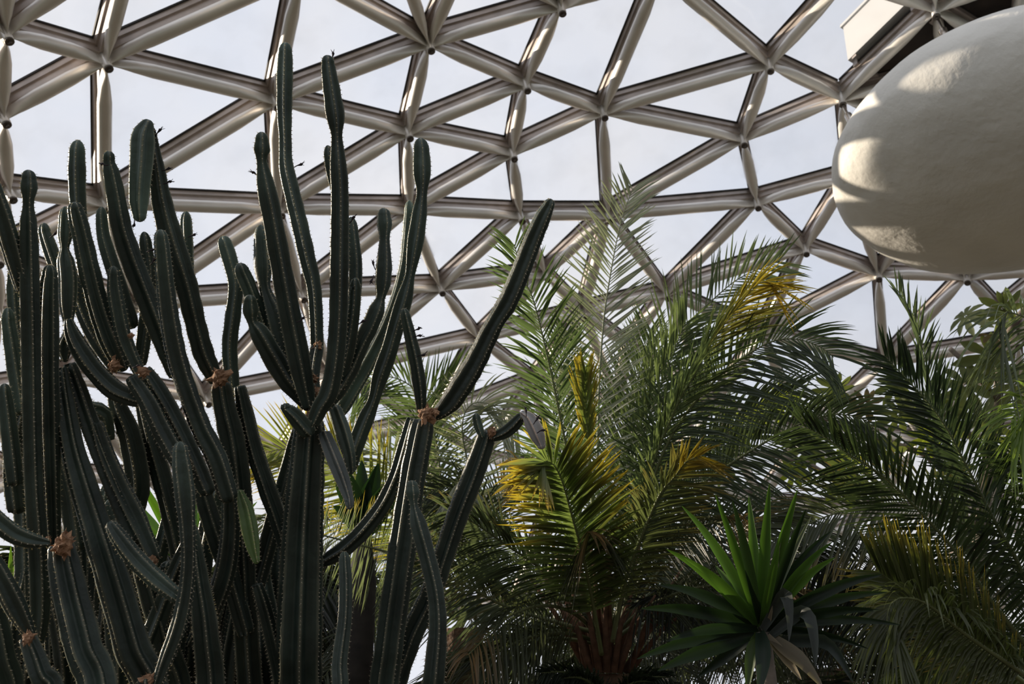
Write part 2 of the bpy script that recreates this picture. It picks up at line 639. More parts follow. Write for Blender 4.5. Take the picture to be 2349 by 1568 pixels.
def cactus_stem(parent, pts, d0, d1=None, ribs=5, tint=1.0, hue=None, ground=False, rot=None, dry=0., root=None):
    """pts: (x, y, width) in the photograph from foot to tip; d0, d1 the distances of foot and tip"""
    d1 = d0 if d1 is None else d1
    pts = list(pts)
    for i in range(1, len(pts) - 1):      # deepen the constriction between two seasons of growth
        if pts[i][2] < pts[i - 1][2] - 4 and pts[i][2] < pts[i + 1][2] - 4:
            pts[i] = (pts[i][0], pts[i][1], pts[i][2] * .84)
    acc = [0]
    for a, b in zip(pts, pts[1:]):
        acc.append(acc[-1] + math.dist(a[:2], b[:2]))
    q = []
    for (x, y, w), s in zip(pts, acc):
        d = d0 + (d1 - d0) * s / acc[-1]
        p = P(x, y, d)
        q.append((p.x, p.y, p.z, max(w, 0) * .535 * d / FPX))
    if ground:
        b = q[0]
        gx, gy = (root if root else (b[0], b[1]))
        q = [(b[0] * .4 + gx * .6, b[1] * .4 + gy * .6, -.05, b[3] * 1.05), ((b[0] + gx) / 2, (b[1] + gy) / 2, b[2] * .5, b[3] * 1.05)] + q
    if not ground:
        a, b = Vector(q[0][:3]), Vector(q[1][:3])
        e = (a - b).normalized()
        rr_ = q[0][3]
        q = [tuple(a + e * rr_ * .75) + (rr_ * .30,), tuple(a + e * rr_ * .5) + (rr_ * .72,)] + q
    tip = pts[-1][2] == 0
    if tip:      # round the growing tip
        a, b = Vector(q[-2][:3]), Vector(q[-1][:3])
        r = q[-2][3]
        body = q[:-1]
        cap = []
        for t in (.25, .45, .62, .76, .88, .96):
            p = a.lerp(b, t)
            cap.append((p.x, p.y, p.z, r * sqrt(max(1 - t ** 2.3, 0.02))))
        q = body + cap + [(b.x, b.y, b.z, r * .12)]
    else:
        a, b = Vector(q[-2][:3]), Vector(q[-1][:3])
        r = q[-1][3]
        e = (b - a).normalized()
        q = q + [tuple(b + e * r * .3) + (r * .75,), tuple(b + e * r * .42) + (r * .25,)]
    sm = spline(q, .024)
    ps = [Vector(s[:3]) for s in sm]
    rs = [max(s[3], .0012) for s in sm]
    T, U = frames(ps)
    base = hue if hue else GREEN
    ph = rot if rot is not None else random.uniform(0, 2 * pi)
    NP = 8
    seg = ribs * NP
    prof = [1.0, .91, .77, .655, .60, .655, .77, .91]
    mb, sp = MB(), MB()
    vs, fs, cs = [], [], []
    Ltot = 0
    lens = [0]
    for i in range(1, len(ps)):
        Ltot += (ps[i] - ps[i - 1]).length
        lens.append(Ltot)
    pitch_a = random.uniform(.017, .022)
    sx = random.random() * 10
    for i, (p, t, u, r) in enumerate(zip(ps, T, U, rs)):
        b = t.cross(u)
        v_ = .85 + .35 * mnoise.noise(Vector((sx, lens[i] * 3, 0)))
        for k in range(seg):
            an = 2 * pi * k / seg + ph
            pr = prof[k % NP]
            if k % NP == 0:
                pr *= 1 + .035 * cos(2 * pi * lens[i] / pitch_a)
            vs.append(p + (u * cos(an) + b * sin(an)) * (r * pr))
            g = tint * v_
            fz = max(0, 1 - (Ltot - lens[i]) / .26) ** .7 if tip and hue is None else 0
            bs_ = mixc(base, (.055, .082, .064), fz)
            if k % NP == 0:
                cs.append((bs_[0] * g * 2.4 + .07, bs_[1] * g * 1.9 + .062, bs_[2] * g * 1.7 + .045))  # pale corky crest, with sunlit rim light also put into its colour
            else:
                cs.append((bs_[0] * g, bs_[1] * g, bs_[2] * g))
    for i in range(len(ps) - 1):
        for k in range(seg):
            k2 = (k + 1) % seg
            fs.append((i * seg + k, i * seg + k2, (i + 1) * seg + k2, (i + 1) * seg + k))
    fs += [tuple(range(seg))[::-1], tuple((len(ps) - 1) * seg + k for k in range(seg))]
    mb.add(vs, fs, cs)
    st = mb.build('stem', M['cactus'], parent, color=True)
    # woolly areoles with short spines along every rib
    nxt = .01
    for i in range(1, len(ps)):
        while lens[i] >= nxt:
            f = (nxt - lens[i - 1]) / max(lens[i] - lens[i - 1], 1e-6)
            p = ps[i - 1].lerp(ps[i], f)
            r = rs[i - 1] + (rs[i] - rs[i - 1]) * f
            t, u = T[i], U[i]
            b = t.cross(u)
            for k in range(ribs):
                an = 2 * pi * k / ribs + ph
                o = u * cos(an) + b * sin(an)
                c_ = p + o * r
                if c_.z < .9: continue
                s = t.cross(o)
                w = .0021 * random.uniform(.7, 1.25)
                vs = [c_ + t * w * 1.2, c_ + s * w, c_ - t * w * 1.2, c_ - s * w, c_ + o * w * 1.2]
                fs = [(0, 1, 4), (1, 2, 4), (2, 3, 4), (3, 0, 4)]
                for _ in range(3):
                    dd = (o * random.uniform(.6, 1) + t * random.uniform(-.7, .7) + s * random.uniform(-.8, .8)).normalized()
                    ln = random.uniform(.005, .012)
                    n0 = len(vs)
                    e1 = dd.cross(t).normalized() * .0006
                    e2 = dd.cross(e1).normalized() * .0006
                    vs += [c_ + e1, c_ - e1 * .5 + e2, c_ - e1 * .5 - e2, c_ + dd * ln]
                    fs += [(n0, n0 + 1, n0 + 3), (n0 + 1, n0 + 2, n0 + 3), (n0 + 2, n0, n0 + 3)]
                sp.add(vs, fs)
            nxt += pitch_a
    if sp.v:
        o = sp.build('areoles', M['spine'], st, smooth=False)
        tag(o, kind='stuff')
    return st


def scar(parent, x, y, d, size, seed, spike=1.0):
    """ragged patch of dry tan tissue"""
    rnd = random.Random(seed)
    mb = MB()
    c = P(x, y, d)
    r = size * .40 * d / FPX
    nu, nv = 14, 9
    vs, fs = [], []
    for j in range(nv + 1):
        ph = -pi / 2 + pi * j / nv
        for i in range(nu):
            th = 2 * pi * i / nu
            q = Vector((cos(ph) * cos(th), cos(ph) * sin(th), sin(ph)))
            k = r * (.72 + .3 * rnd.random() + (.75 * spike * rnd.random() if rnd.random() < .13 else 0))
            vs.append(c + q * k)
    for j in range(nv):
        for i in range(nu):
            i2 = (i + 1) % nu
            fs.append((j * nu + i, j * nu + i2, (j + 1) * nu + i2, (j + 1) * nu + i))
    mb.add(vs, fs)
    # curled dry flakes standing off the patch
    for _ in range(16):
        d0 = Vector((rnd.uniform(-1, 1), rnd.uniform(-1, .3), rnd.uniform(-.6, 1))).normalized()
        a = c + d0 * r * .6
        e = c + d0 * r * rnd.uniform(.95, 1.35) + Vector((rnd.uniform(-1, 1), 0, rnd.uniform(-1, 1))) * r * .35
        s = d0.cross(Vector((rnd.random(), rnd.random(), rnd.random()))).normalized() * r * .13
        mb.add([a + s, a - s, (a + e) / 2 - s * .7, (a + e) / 2 + s * .7, e], [(0, 1, 2, 3), (3, 2, 4)])
    return mb.build('dry_scar', M['scar'], parent, smooth=False)


def dried_flower(parent, x, y, d, ang, ln=16, seed=0):
    rnd = random.Random(seed + int(x * 7 + y))
    mb = MB()
    p = P(x - cos(ang) * 9, y + sin(ang) * 9, d)
    ln *= 1.5
    k = d / FPX
    dv = Vector((cos(ang), -.2, sin(ang))) * k
    side = Vector((-sin(ang), 0, cos(ang))) * k
    ps = [p + dv * ln * t + side * rnd.uniform(-1, 1) * 2 for t in (0, .4, .7, .85, 1)]
    tube(mb, ps, [1.1 * k, 1.2 * k, 2.6 * k, 3.6 * k, 1.2 * k], 6)
    for _ in range(3):
        e = ps[-1] + dv * rnd.uniform(2, 8) + side * rnd.uniform(-6, 6)
        tube(mb, [ps[3], e], [1.2 * k, .4 * k], 4)
    return mb.build('dried_flower', M['dryflower'], parent)


PALE = (.075, .105, .088)
FRESH = (.040, .085, .050)

ROOT_B = (-.78, 4.55)
cb = empty('columnar_cactus', (ROOT_B[0], ROOT_B[1], 0))
tag(cb, 'tall candelabra cactus at centre left, thick trunk branching into a fan of ribbed stems', 'cactus', 'columnar cacti')
S = cactus_stem
trunk = S(cb, [(680, 1640, 104), (686, 1480, 102), (690, 1350, 96), (696, 1200, 88), (705, 1060, 76), (711, 975, 66)], 4.3, 4.3, ribs=7, ground=True, root=(-.9, 4.2))
S(cb, [(700, 926, 25), (655, 870, 45), (620, 810, 48), (592, 760, 42), (578, 738, 26), (574, 712, 36), (573, 692, 30), (574, 676, 0)], 4.33, 4.2)
S(cb, [(700, 928, 25), (672, 870, 48), (650, 800, 48), (628, 720, 45), (608, 662, 30), (603, 610, 40), (600, 550, 36), (599, 515, 0)], 4.36, 4.4)
S(cb, [(708, 930, 30), (692, 860, 47), (676, 780, 50), (660, 700, 50), (642, 600, 47), (624, 500, 45), (610, 430, 41), (600, 369, 27), (600, 345, 36), (600, 325, 30), (600, 302, 0)], 4.25, 4.05, ribs=5)
S(cb, [(728, 800, 28), (722, 670, 32), (705, 590, 37), (687, 511, 37), (670, 440, 36), (657, 380, 32), (655, 322, 28), (653, 250, 34), (654, 170, 36), (655, 125, 31), (655, 97, 0)], 4.55, 4.5, tint=1.5)  # lighter tint puts the sunlight on this stem into its colour
S(cb, [(718, 968, 30), (735, 930, 40), (753, 900, 42), (766, 840, 42), (775, 740, 42), (778, 600, 42), (779, 450, 40), (775, 370, 36), (772, 312, 29), (769, 270, 41), (762, 220, 40), (754, 165, 34), (752, 146, 29), (751, 126, 0)], 4.2, 4.0)
S(cb, [(765, 430, 18), (757, 390, 22), (753, 360, 22), (752, 333, 0)], 4.12, 4.12)
S(cb, [(780, 880, 28), (800, 800, 30), (812, 720, 28), (816, 665, 26), (815, 637, 0)], 4.3, 4.2)
S(cb, [(800, 780, 26), (812, 680, 30), (814, 600, 30), (808, 530, 26), (805, 497, 0)], 4.42, 4.42)
S(cb, [(740, 930, 36), (775, 890, 40), (803, 840, 42), (825, 790, 40), (848, 745, 40), (864, 706, 36), (872, 684, 25), (877, 650, 36), (880, 600, 36), (881, 548, 28), (881, 515, 36), (880, 496, 31), (880, 477, 0)], 4.3, 4.35)
S(cb, [(728, 930, 26), (718, 870, 30), (727, 800, 30)], 4.42, 4.5)
st = S(cb, [(705, 985, 40), (675, 950, 38), (656, 935, 24), (655, 925, 0)], 4.2, 4.15)
st = S(cb, [(745, 1000, 30), (765, 1050, 36), (785, 1100, 34), (800, 1145, 22), (803, 1168, 0)], 4.25, 4.1, tint=1.4, hue=(.05, .06, .055))
st = S(cb, [(768, 940, 30), (785, 990, 36), (799, 1040, 30), (806, 1088, 0)], 4.4, 4.4, hue=PALE)
scar(trunk, 712, 965, 4.22, 46, 1)
scar(trunk, 716, 868, 4.3, 30, 2, 1.4)
scar(trunk, 722, 900, 4.28, 34, 9, 1.2)
scar(trunk, 728, 795, 4.5, 30, 3)
# left branch with the big fuzzy scar
jt = S(cb, [(575, 1640, 62), (565, 1450, 58), (560, 1300, 54), (550, 1150, 60), (535, 1020, 62), (515, 930, 54), (508, 885, 48)], 4.5, 4.35, ribs=6, ground=True, root=(-.95, 4.5))
S(cb, [(662, 1260, 36), (640, 1190, 42), (612, 1110, 42), (585, 1030, 40), (563, 940, 36), (552, 890, 28)], 4.4, 4.4)
j1 = S(cb, [(492, 866, 36), (466, 810, 46), (447, 740, 46), (425, 650, 50), (396, 560, 54), (372, 470, 46), (359, 390, 36), (350, 330, 26), (344, 298, 22)], 4.35, 4.1)
S(cb, [(338, 286, 30), (329, 312, 50), (325, 370, 50), (321, 420, 47), (319, 465, 41), (320, 490, 31), (321, 509, 0)], 4.05, 4.05, tint=1.9, ribs=5)
S(cb, [(534, 900, 32), (527, 800, 34), (535, 720, 34), (541, 655, 32), (530, 605, 34), (518, 565, 32), (511, 541, 0)], 4.5, 4.5, tint=1.6)
S(cb, [(640, 850, 30), (612, 780, 34), (590, 715, 36), (570, 660, 36), (556, 628, 34), (548, 603, 0)], 4.42, 4.36, tint=1.2)
scar(jt, 506, 866, 4.25, 52, 4, 1.5)
S(cb, [(590, 1330, 40), (625, 1200, 42), (650, 1110, 38), (668, 1040, 34), (680, 990, 26)], 4.55, 4.5)
S(cb, [(640, 1640, 34), (640, 1560, 34), (625, 1480, 36), (606, 1400, 34), (590, 1345, 26)], 4.35, 4.3, ground=True, root=(-.95, 4.3))
m27 = S(cb, [(440, 1475, 26), (470, 1425, 40), (500, 1360, 46), (520, 1290, 46), (528, 1210, 42), (527, 1150, 38), (527, 1128, 34)], 4.25, 4.2)
scar(m27, 527, 1122, 4.15, 34, 5)
S(cb, [(550, 1130, 18), (562, 1170, 36), (572, 1220, 39), (580, 1260, 30), (585, 1278, 20), (589, 1293, 0)], 4.15, 4.1, hue=(.10, .16, .055))  # bright green hue carries the light shining through this pad
S(cb, [(775, 1640, 40), (778, 1520, 36), (790, 1420, 32), (792, 1340, 31), (790, 1292, 27), (789, 1264, 0)], 3.9, 4.1, ground=True, root=(-.8, 4.3))
S(cb, [(640, 1640, 70), (628, 1520, 58), (618, 1420, 46), (606, 1330, 34), (602, 1280, 0)], 4.6, 4.6, ground=True, root=(-.95, 4.6))
for fx, fy, fa in ((588, 400, 2.8), (762, 130, 1.4), (858, 610, 1.9), (856, 640, -1.8), (683, 380, .3), (362, 305, .9), (380, 390, .2), (383, 420, .3), (310, 512, -1.6), (806, 505, .9), (826, 740, .4), (688, 735, .6)):
    dried_flower(cb, fx, fy, 4.1, fa, 14)

ROOT_D = (-.35, 4.8)
cdp = empty('columnar_cactus', (ROOT_D[0], ROOT_D[1], 0))
tag(cdp, 'cactus nearest the palms, with a long stem leaning far up to the right', 'cactus', 'columnar cacti')
S(cdp, [(800, 1070, 36), (815, 1020, 38), (838, 960, 38), (857, 916, 33), (872, 860, 38), (893, 800, 38), (910, 740, 38), (928, 680, 36), (940, 630, 27), (950, 568, 36), (960, 500, 36), (967, 444, 29), (967, 400, 41), (966, 350, 37), (964, 316, 0)], 4.75, 4.6, tint=1.5)
S(cdp, [(780, 940, 36), (810, 890, 38), (845, 830, 36), (880, 760, 30), (908, 690, 28), (928, 610, 26), (936, 540, 26), (939, 490, 23), (939, 459, 0)], 4.95, 4.9, tint=2.1)
dtk = S(cdp, [(880, 1640, 64), (893, 1480, 62), (910, 1350, 60), (927, 1230, 60), (946, 1100, 56), (958, 1034, 54), (970, 972, 48)], 4.3, 4.4, ribs=6, ground=True, root=(-.4, 4.5))
S(cdp, [(966, 940, 22), (962, 890, 31), (953, 830, 31), (940, 770, 28), (931, 732, 24), (926, 707, 0)], 4.36, 4.3)
S(cdp, [(1000, 952, 28), (1030, 925, 46), (1060, 880, 52), (1090, 830, 49), (1118, 772, 45), (1138, 734, 42), (1165, 690, 46), (1195, 620, 44), (1222, 550, 42), (1246, 495, 36), (1257, 474, 27), (1265, 456, 0)], 4.38, 4.2)
scar(dtk, 978, 950, 4.32, 44, 6, 1.3)
scar(dtk, 1000, 946, 4.3, 20, 7)
etk = S(cdp, [(900, 1640, 56), (935, 1480, 52), (985, 1370, 50), (1018, 1275, 48), (1050, 1180, 50), (1085, 1090, 50), (1108, 1025, 46), (1117, 996, 42)], 4.5, 4.5, ribs=6, ground=True, root=(-.4, 4.7))
S(cdp, [(1106, 1000, 14), (1098, 978, 21), (1094, 962, 19), (1092, 947, 0)], 4.48, 4.48, tint=1.5)
S(cdp, [(1132, 1002, 20), (1160, 990, 28), (1182, 972, 29), (1196, 956, 24), (1206, 952, 16)], 4.46, 4.4)
wl = S(cdp, [(1200, 948, 16), (1214, 958, 30), (1226, 980, 37), (1236, 1004, 33), (1242, 1020, 20), (1244, 1030, 0)], 4.38, 4.35, hue=(.33, .32, .31))
scar(etk, 1128, 992, 4.45, 30, 8)
for fx, fy, fa in ((1207, 948, 1.7), (1228, 965, .9), (1240, 990, .3), (955, 756, .4), (957, 772, .1), (965, 815, .3)):
    dried_flower(cdp, fx, fy, 4.3, fa, 13)
S(cdp, [(985, 1640, 55), (995, 1540, 50), (1003, 1440, 42), (998, 1360, 39), (980, 1280, 39), (958, 1200, 38), (949, 1157, 21), (946, 1130, 32), (945, 1117, 27), (944, 1101, 0)], 3.95, 4.1, ground=True, root=(-.38, 4.1))
S(cdp, [(735, 1292, 20), (755, 1280, 30), (790, 1258, 36), (835, 1215, 38), (880, 1155, 37), (910, 1090, 35), (928, 1030, 34), (945, 965, 28)], 4.45, 4.5)

ROOT_M = (-1.75, 4.5)
cm = empty('columnar_cactus', (ROOT_M[0], ROOT_M[1], 0))
tag(cm, 'dense cactus thicket filling the left edge, many crowded dark ribbed stems', 'cactus', 'columnar cacti')
S(cm, [(80, 1480, 34), (90, 1400, 44), (87, 1270, 45), (77, 1130, 41), (72, 980, 41), (69, 800, 43), (66, 640, 43), (64, 520, 38), (64, 468, 28), (65, 430, 38), (65, 412, 33), (65, 389, 0)], 3.9, 3.7)
S(cm, [(122, 1250, 30), (118, 1150, 38), (113, 1000, 45), (110, 850, 45), (110, 720, 43), (112, 650, 37), (114, 632, 32), (114, 607, 0)], 3.95, 3.8, ribs=6)
S(cm, [(149, 824, 16), (148, 795, 34), (156, 757, 22), (155, 700, 36), (155, 640, 41), (150, 595, 36), (148, 570, 23), (149, 540, 31), (150, 503, 29), (150, 473, 0)], 3.95, 3.95, tint=1.35)
S(cm, [(200, 640, 34), (188, 540, 34), (180, 460, 36), (178, 400, 39), (178, 355, 35), (179, 321, 0)], 4.25, 4.2, tint=1.3)
S(cm, [(280, 840, 30), (262, 800, 46), (240, 745, 47), (220, 680, 45), (203, 610, 43), (190, 550, 40), (178, 500, 38), (173, 482, 32), (171, 463, 0)], 4.05, 3.9, ribs=6)
S(cm, [(398, 855, 32), (378, 800, 42), (352, 730, 49), (325, 660, 49), (298, 590, 49), (276, 520, 46), (264, 450, 42), (253, 392, 36), (249, 373, 26), (249, 362, 26), (249, 346, 0)], 4.15, 3.95, ribs=5)
S(cm, [(522, 1135, 44), (495, 1050, 47), (462, 985, 46), (430, 900, 44), (405, 820, 45), (388, 730, 43), (377, 640, 39), (371, 570, 35), (369, 550, 31), (368, 526, 0)], 4.05, 3.9)
S(cm, [(322, 858, 26), (303, 820, 31), (283, 770, 34), (270, 710, 34), (262, 660, 31), (261, 634, 27), (261, 610, 0)], 4.0, 3.95)
S(cm, [(300, 740, 36), (272, 650, 35), (252, 590, 34), (238, 540, 28), (234, 500, 25), (233, 474, 0)], 4.25, 4.2)
S(cm, [(322, 830, 26), (328, 780, 33), (338, 700, 33), (340, 620, 33), (334, 570, 29), (330, 531, 0)], 4.25, 4.2)
S(cm, [(455, 800, 30), (440, 720, 29), (433, 640, 28), (430, 560, 28), (428, 520, 28), (427, 484, 0)], 4.55, 4.5, tint=1.4)
S(cm, [(48, 820, 30), (34, 720, 29), (30, 660, 28), (31, 636, 26), (31, 608, 0)], 4.1, 4.1)
S(cm, [(50, 940, 30), (36, 850, 36), (25, 780, 33), (19, 740, 29), (18, 705, 0)], 4.0, 4.0, tint=1.4)
S(cm, [(155, 680, 34), (130, 610, 33), (113, 560, 33), (104, 535, 28), (100, 511, 0)], 4.2, 4.2, tint=1.2)
S(cm, [(50, 660, 30), (26, 570, 44), (5, 500, 44), (-15, 440, 40), (-35, 390, 0)], 3.75, 3.6)
S(cm, [(34, 1100, 36), (22, 1000, 37), (14, 930, 33), (11, 905, 28), (10, 879, 0)], 3.85, 3.85)
S(cm, [(265, 840, 32), (225, 780, 37), (195, 720, 37), (175, 660, 34), (165, 620, 20)], 4.1, 4.1)
S(cm, [(315, 915, 36), (265, 893, 46), (220, 850, 46), (185, 800, 42), (165, 760, 32), (158, 735, 20)], 3.95, 3.9)
s19 = S(cm, [(475, 1120, 40), (440, 1040, 44), (395, 950, 46), (360, 890, 46), (335, 852, 34)], 4.0, 3.95)
scar(s19, 330, 853, 3.88, 32, 10)
scar(s19, 262, 838, 3.98, 36, 11, 1.3)
scar(s19, 300, 770, 3.95, 18, 12)
S(cm, [(420, 1070, 42), (375, 990, 44), (340, 920, 42), (305, 868, 32)], 3.9, 3.9)
S(cm, [(310, 1230, 52), (250, 1090, 46), (207, 980, 44), (180, 900, 40), (160, 840, 30)], 4.0, 4.0)
S(cm, [(345, 1640, 84), (302, 1480, 76), (262, 1340, 72), (225, 1220, 66), (190, 1110, 58), (165, 1020, 50), (148, 920, 42), (140, 850, 30)], 3.85, 3.95, ribs=6, ground=True, root=(-1.45, 4.0))
s23 = S(cm, [(225, 1640, 84), (192, 1480, 80), (165, 1370, 76), (148, 1290, 68), (142, 1255, 56)], 3.6, 3.75, ribs=7, ground=True, root=(-1.5, 3.7))
scar(s23, 145, 1250, 3.68, 62, 13, 1.1)
scar(s23, 108, 1240, 3.66, 24, 14)
S(cm, [(350, 1275, 38), (310, 1190, 52), (270, 1110, 50), (240, 1040, 46), (220, 975, 34)], 4.0, 4.0)
S(cm, [(255, 1205, 26), (275, 1235, 38), (310, 1280, 42), (355, 1325, 43), (395, 1358, 36), (418, 1375, 0)], 3.75, 3.7, tint=1.25)
s26 = S(cm, [(362, 1565, 24), (382, 1510, 32), (408, 1440, 36), (424, 1370, 34), (432, 1290, 31), (430, 1210, 35), (424, 1130, 45), (417, 1070, 43), (414, 1040, 34), (413, 1012, 0)], 3.65, 3.7, ribs=5)
scar(s26, 342, 1560, 3.65, 40, 15)
S(cm, [(340, 1640, 40), (338, 1590, 46), (336, 1560, 38)], 3.65, 3.65, ground=True, root=(-1.4, 3.75))
S(cm, [(108, 1244, 18), (70, 1238, 36), (30, 1222, 42), (-10, 1190, 42), (-45, 1150, 0)], 3.62, 3.5, tint=1.2)
s29 = S(cm, [(72, 1462, 22), (40, 1400, 46), (5, 1330, 46), (-30, 1265, 38), (-50, 1220, 0)], 3.6, 3.5)
scar(s29, 64, 1462, 3.55, 34, 16)
S(cm, [(115, 1640, 64), (92, 1540, 54), (66, 1468, 42)], 3.55, 3.6, ribs=6, ground=True, root=(-1.6, 3.6))
S(cm, [(480, 1640, 72), (472, 1450, 62), (456, 1330, 50), (446, 1250, 34), (440, 1200, 0)], 4.1, 4.1, ribs=6, ground=True, root=(-1.2, 4.2))
S(cm, [(410, 1640, 60), (380, 1480, 60), (340, 1340, 54), (318, 1240, 44), (300, 1160, 30)], 4.25, 4.2, ribs=6, ground=True, root=(-1.4, 4.3))
S(cm, [(20, 1640, 60), (0, 1500, 60), (-20, 1400, 56), (-30, 1320, 44), (-40, 1240, 0)], 3.9, 3.9, ribs=6, ground=True, root=(-1.8, 4.0))
S(cm, [(300, 1180, 50), (318, 1110, 54), (300, 1000, 52), (272, 930, 40), (262, 890, 26)], 4.3, 4.2)
S(cm, [(420, 1300, 40), (400, 1200, 46), (372, 1090, 46), (345, 1000, 40), (325, 930, 26)], 4.35, 4.3)
S(cm, [(40, 1160, 44), (30, 1060, 40), (48, 980, 36), (60, 900, 26)], 4.25, 4.2)
S(cm, [(180, 1240, 54), (160, 1120, 50), (128, 1010, 46), (100, 930, 34)], 4.3, 4.25)
S(cm, [(560, 1440, 40), (520, 1300, 44), (486, 1200, 44), (462, 1120, 36), (450, 1060, 22)], 4.4, 4.35)
S(cm, [(330, 1500, 50), (362, 1420, 44), (400, 1320, 40), (430, 1250, 34), (444, 1210, 20)], 4.2, 4.2)
S(cm, [(250, 1000, 26), (240, 948, 34), (215, 938, 34), (190, 930, 0)], 4.2, 4.1, tint=1.6)
scar(s23, 350, 1283, 3.98, 30, 17)
scar(s23, 232, 850, 3.98, 22, 18)
scar(s23, 420, 1078, 3.9, 26, 19)
for fx, fy, fa in ((240, 378, 3.0), (345, 575, .2), (312, 840, .2), (440, 540, .4), (350, 600, .9), (122, 540, .5)):
    dried_flower(cm, fx, fy, 3.9, fa, 12)



ROOT_W = (-1.5, 5.3)
cw = empty('columnar_cactus', (ROOT_W[0], ROOT_W[1], 0))
tag(cw, 'rear cactus behind the left thicket, mostly hidden, dark stems filling its gaps', 'cactus', 'columnar cacti')
rb = random.Random(12)
for i in range(30):
    x0 = 20 + 640 * (i + rb.random()) / 30
    lean = rb.uniform(-110, 110)
    top_ = rb.uniform(1010, 1290) if i % 3 else rb.uniform(1180, 1350)
    w_ = rb.uniform(34, 50)
    d_ = rb.uniform(4.75, 5.3)
    S(cw, [(x0, 1640, w_ * 1.2), (x0 + lean * .1, 1500, w_ * 1.15), (x0 + lean * .4, 1500 + (top_ - 1500) * .5, w_), (x0 + lean * .8, top_ + 50, w_ * .85), (x0 + lean * .95, top_ + 16, w_ * .7), (x0 + lean, top_, 0)],
      d_, d_, ground=True, root=(ROOT_W[0] + (x0 - 330) * .0012, ROOT_W[1]), tint=rb.uniform(.6, 1.0))

# ------------------------------------------------------------------ palms
G_DARK, G_MID, G_FRESH = (.065, .085, .052), (.10, .135, .062), (.13, .18, .04)
GREY, YEL, BROWN = (.22, .235, .18), (.50, .33, .035), (.22, .13, .055)


def frond(parent, pts, d0, d1=None, ln=.42, n=70, roll=0., sweep=50, droop=.25, start=.22, base=G_MID, tipc=None, tipat=.6, wid=.0078,
          side_tip=None, fold=.25, seed=0, rr=.011, one_sided=0, endc=None, end_at=.8, tip_from=0., name='frond'):
    """pinnate leaf: rachis traced from the photograph, two rows of folded leaflets.
    tipc: colour reached at the tip of every leaflet; endc: colour reached by leaflets near the end of the rachis"""
    rnd = random.Random(seed + 31)
    n = int(n * .97)
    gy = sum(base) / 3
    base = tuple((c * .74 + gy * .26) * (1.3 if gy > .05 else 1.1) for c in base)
    d1 = d0 if d1 is None else d1
    acc = [0]
    for a, b in zip(pts, pts[1:]):
        acc.append(acc[-1] + math.dist(a, b))
    q = []
    for (x, y), s in zip(pts, acc):
        p = P(x, y, d0 + (d1 - d0) * s / acc[-1])
        q.append((p.x, p.y, p.z))
    sm = [Vector(s) for s in spline(q, .03)]
    fr = empty(name, (0, 0, 0))
    fr.parent = parent
    off = parent_origin(parent)
    fr.location = sm[0] - off
    T, _ = frames(sm)
    L = [0]
    for a, b in zip(sm, sm[1:]):
        L.append(L[-1] + (b - a).length)
    tot = L[-1]
    mb = MB()
    idx = list(range(0, len(sm), 2))
    if idx[-1] != len(sm) - 1: idx.append(len(sm) - 1)
    tube(mb, [sm[i] for i in idx], [rr * (1.5 - 1.25 * (L[i] / tot)) for i in idx], 6, c=mixc((.15, .17, .06), base, .35))
    mb.build('rachis', M['rachis'], fr, color=True)
    lf = MB()

    def at(s):
        s = min(max(s, 0), tot)
        k = 0
        while k < len(L) - 2 and L[k + 1] < s: k += 1
        f = (s - L[k]) / max(L[k + 1] - L[k], 1e-6)
        return sm[k].lerp(sm[k + 1], f), T[k].lerp(T[k + 1], f).normalized()

    for i in range(n):
        t = start + (1 - start) * (i + .5) / n
        for sd in (-1, 1):
            if one_sided and sd != one_sided: continue
            tt = min(t + rnd.uniform(-.3, .3) / n, 1)
            p, tg = at(tt * tot)
            view = (CAM - p).normalized()
            up = (view - tg * view.dot(tg))
            if up.length < .05: up = Vector((0, 0, 1)) - tg * tg.z
            up.normalize()
            up = Quaternion(tg, roll) @ up
            s_ = tg.cross(up).normalized() * sd
            pr = min(1, .45 + 2.2 * (t - start)) * (1 - .50 * max(0, (t - .65) / .35) ** 1.6)
            l = ln * pr * rnd.uniform(.86, 1.1)
            sw = radians(sweep * (1 - .45 * t) + rnd.uniform(-7, 7))
            dirv = (s_ * sin(sw) + tg * cos(sw) + up * (fold + rnd.uniform(-.12, .12))).normalized()
            dr = droop * rnd.uniform(.6, 1.4)
            stn = ((0, .35), (.25, 1.), (.6, .85), (.85, .45), (1., .0))
            nrm = dirv.cross(s_ if abs(dirv.dot(s_)) < .98 else tg)
            nrm = (up - dirv * up.dot(dirv)).normalized()
            wv = dirv.cross(nrm).normalized()
            g = rnd.uniform(.72, 1.3)
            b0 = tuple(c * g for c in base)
            if endc: b0 = mixc(b0, endc, max(0, (t - end_at) / (1.02 - end_at)) * rnd.uniform(.6, 1.3))
            tc_ = tipc
            if (side_tip and sd != side_tip) or t < tip_from + rnd.uniform(-.06, .06): tc_ = None
            vs, cs, fs = [], [], []
            for (u, w_) in stn:
                c_ = p + dirv * (l * u) - Vector((0, 0, 1)) * (dr * l * u * u)
                w2 = wid * w_ * rnd.uniform(.9, 1.1)
                cc_ = mixc(b0, tc_, (u - tipat) / max(1 - tipat, .05) * rnd.uniform(.7, 1.3)) if tc_ else b0
                vs += [c_ + wv * w2 + nrm * w2 * .45, c_, c_ - wv * w2 + nrm * w2 * .45]
                cs += [cc_, tuple(x * .85 for x in cc_), cc_]
            for k in range(len(stn) - 1):
                o = 3 * k
                fs += [(o, o + 1, o + 4, o + 3), (o + 1, o + 2, o + 5, o + 4)]
            lf.add(vs, fs, cs)
    o = lf.build('leaflets', M['leaf'], fr, color=True)
    tag(o, kind='stuff')
    return fr


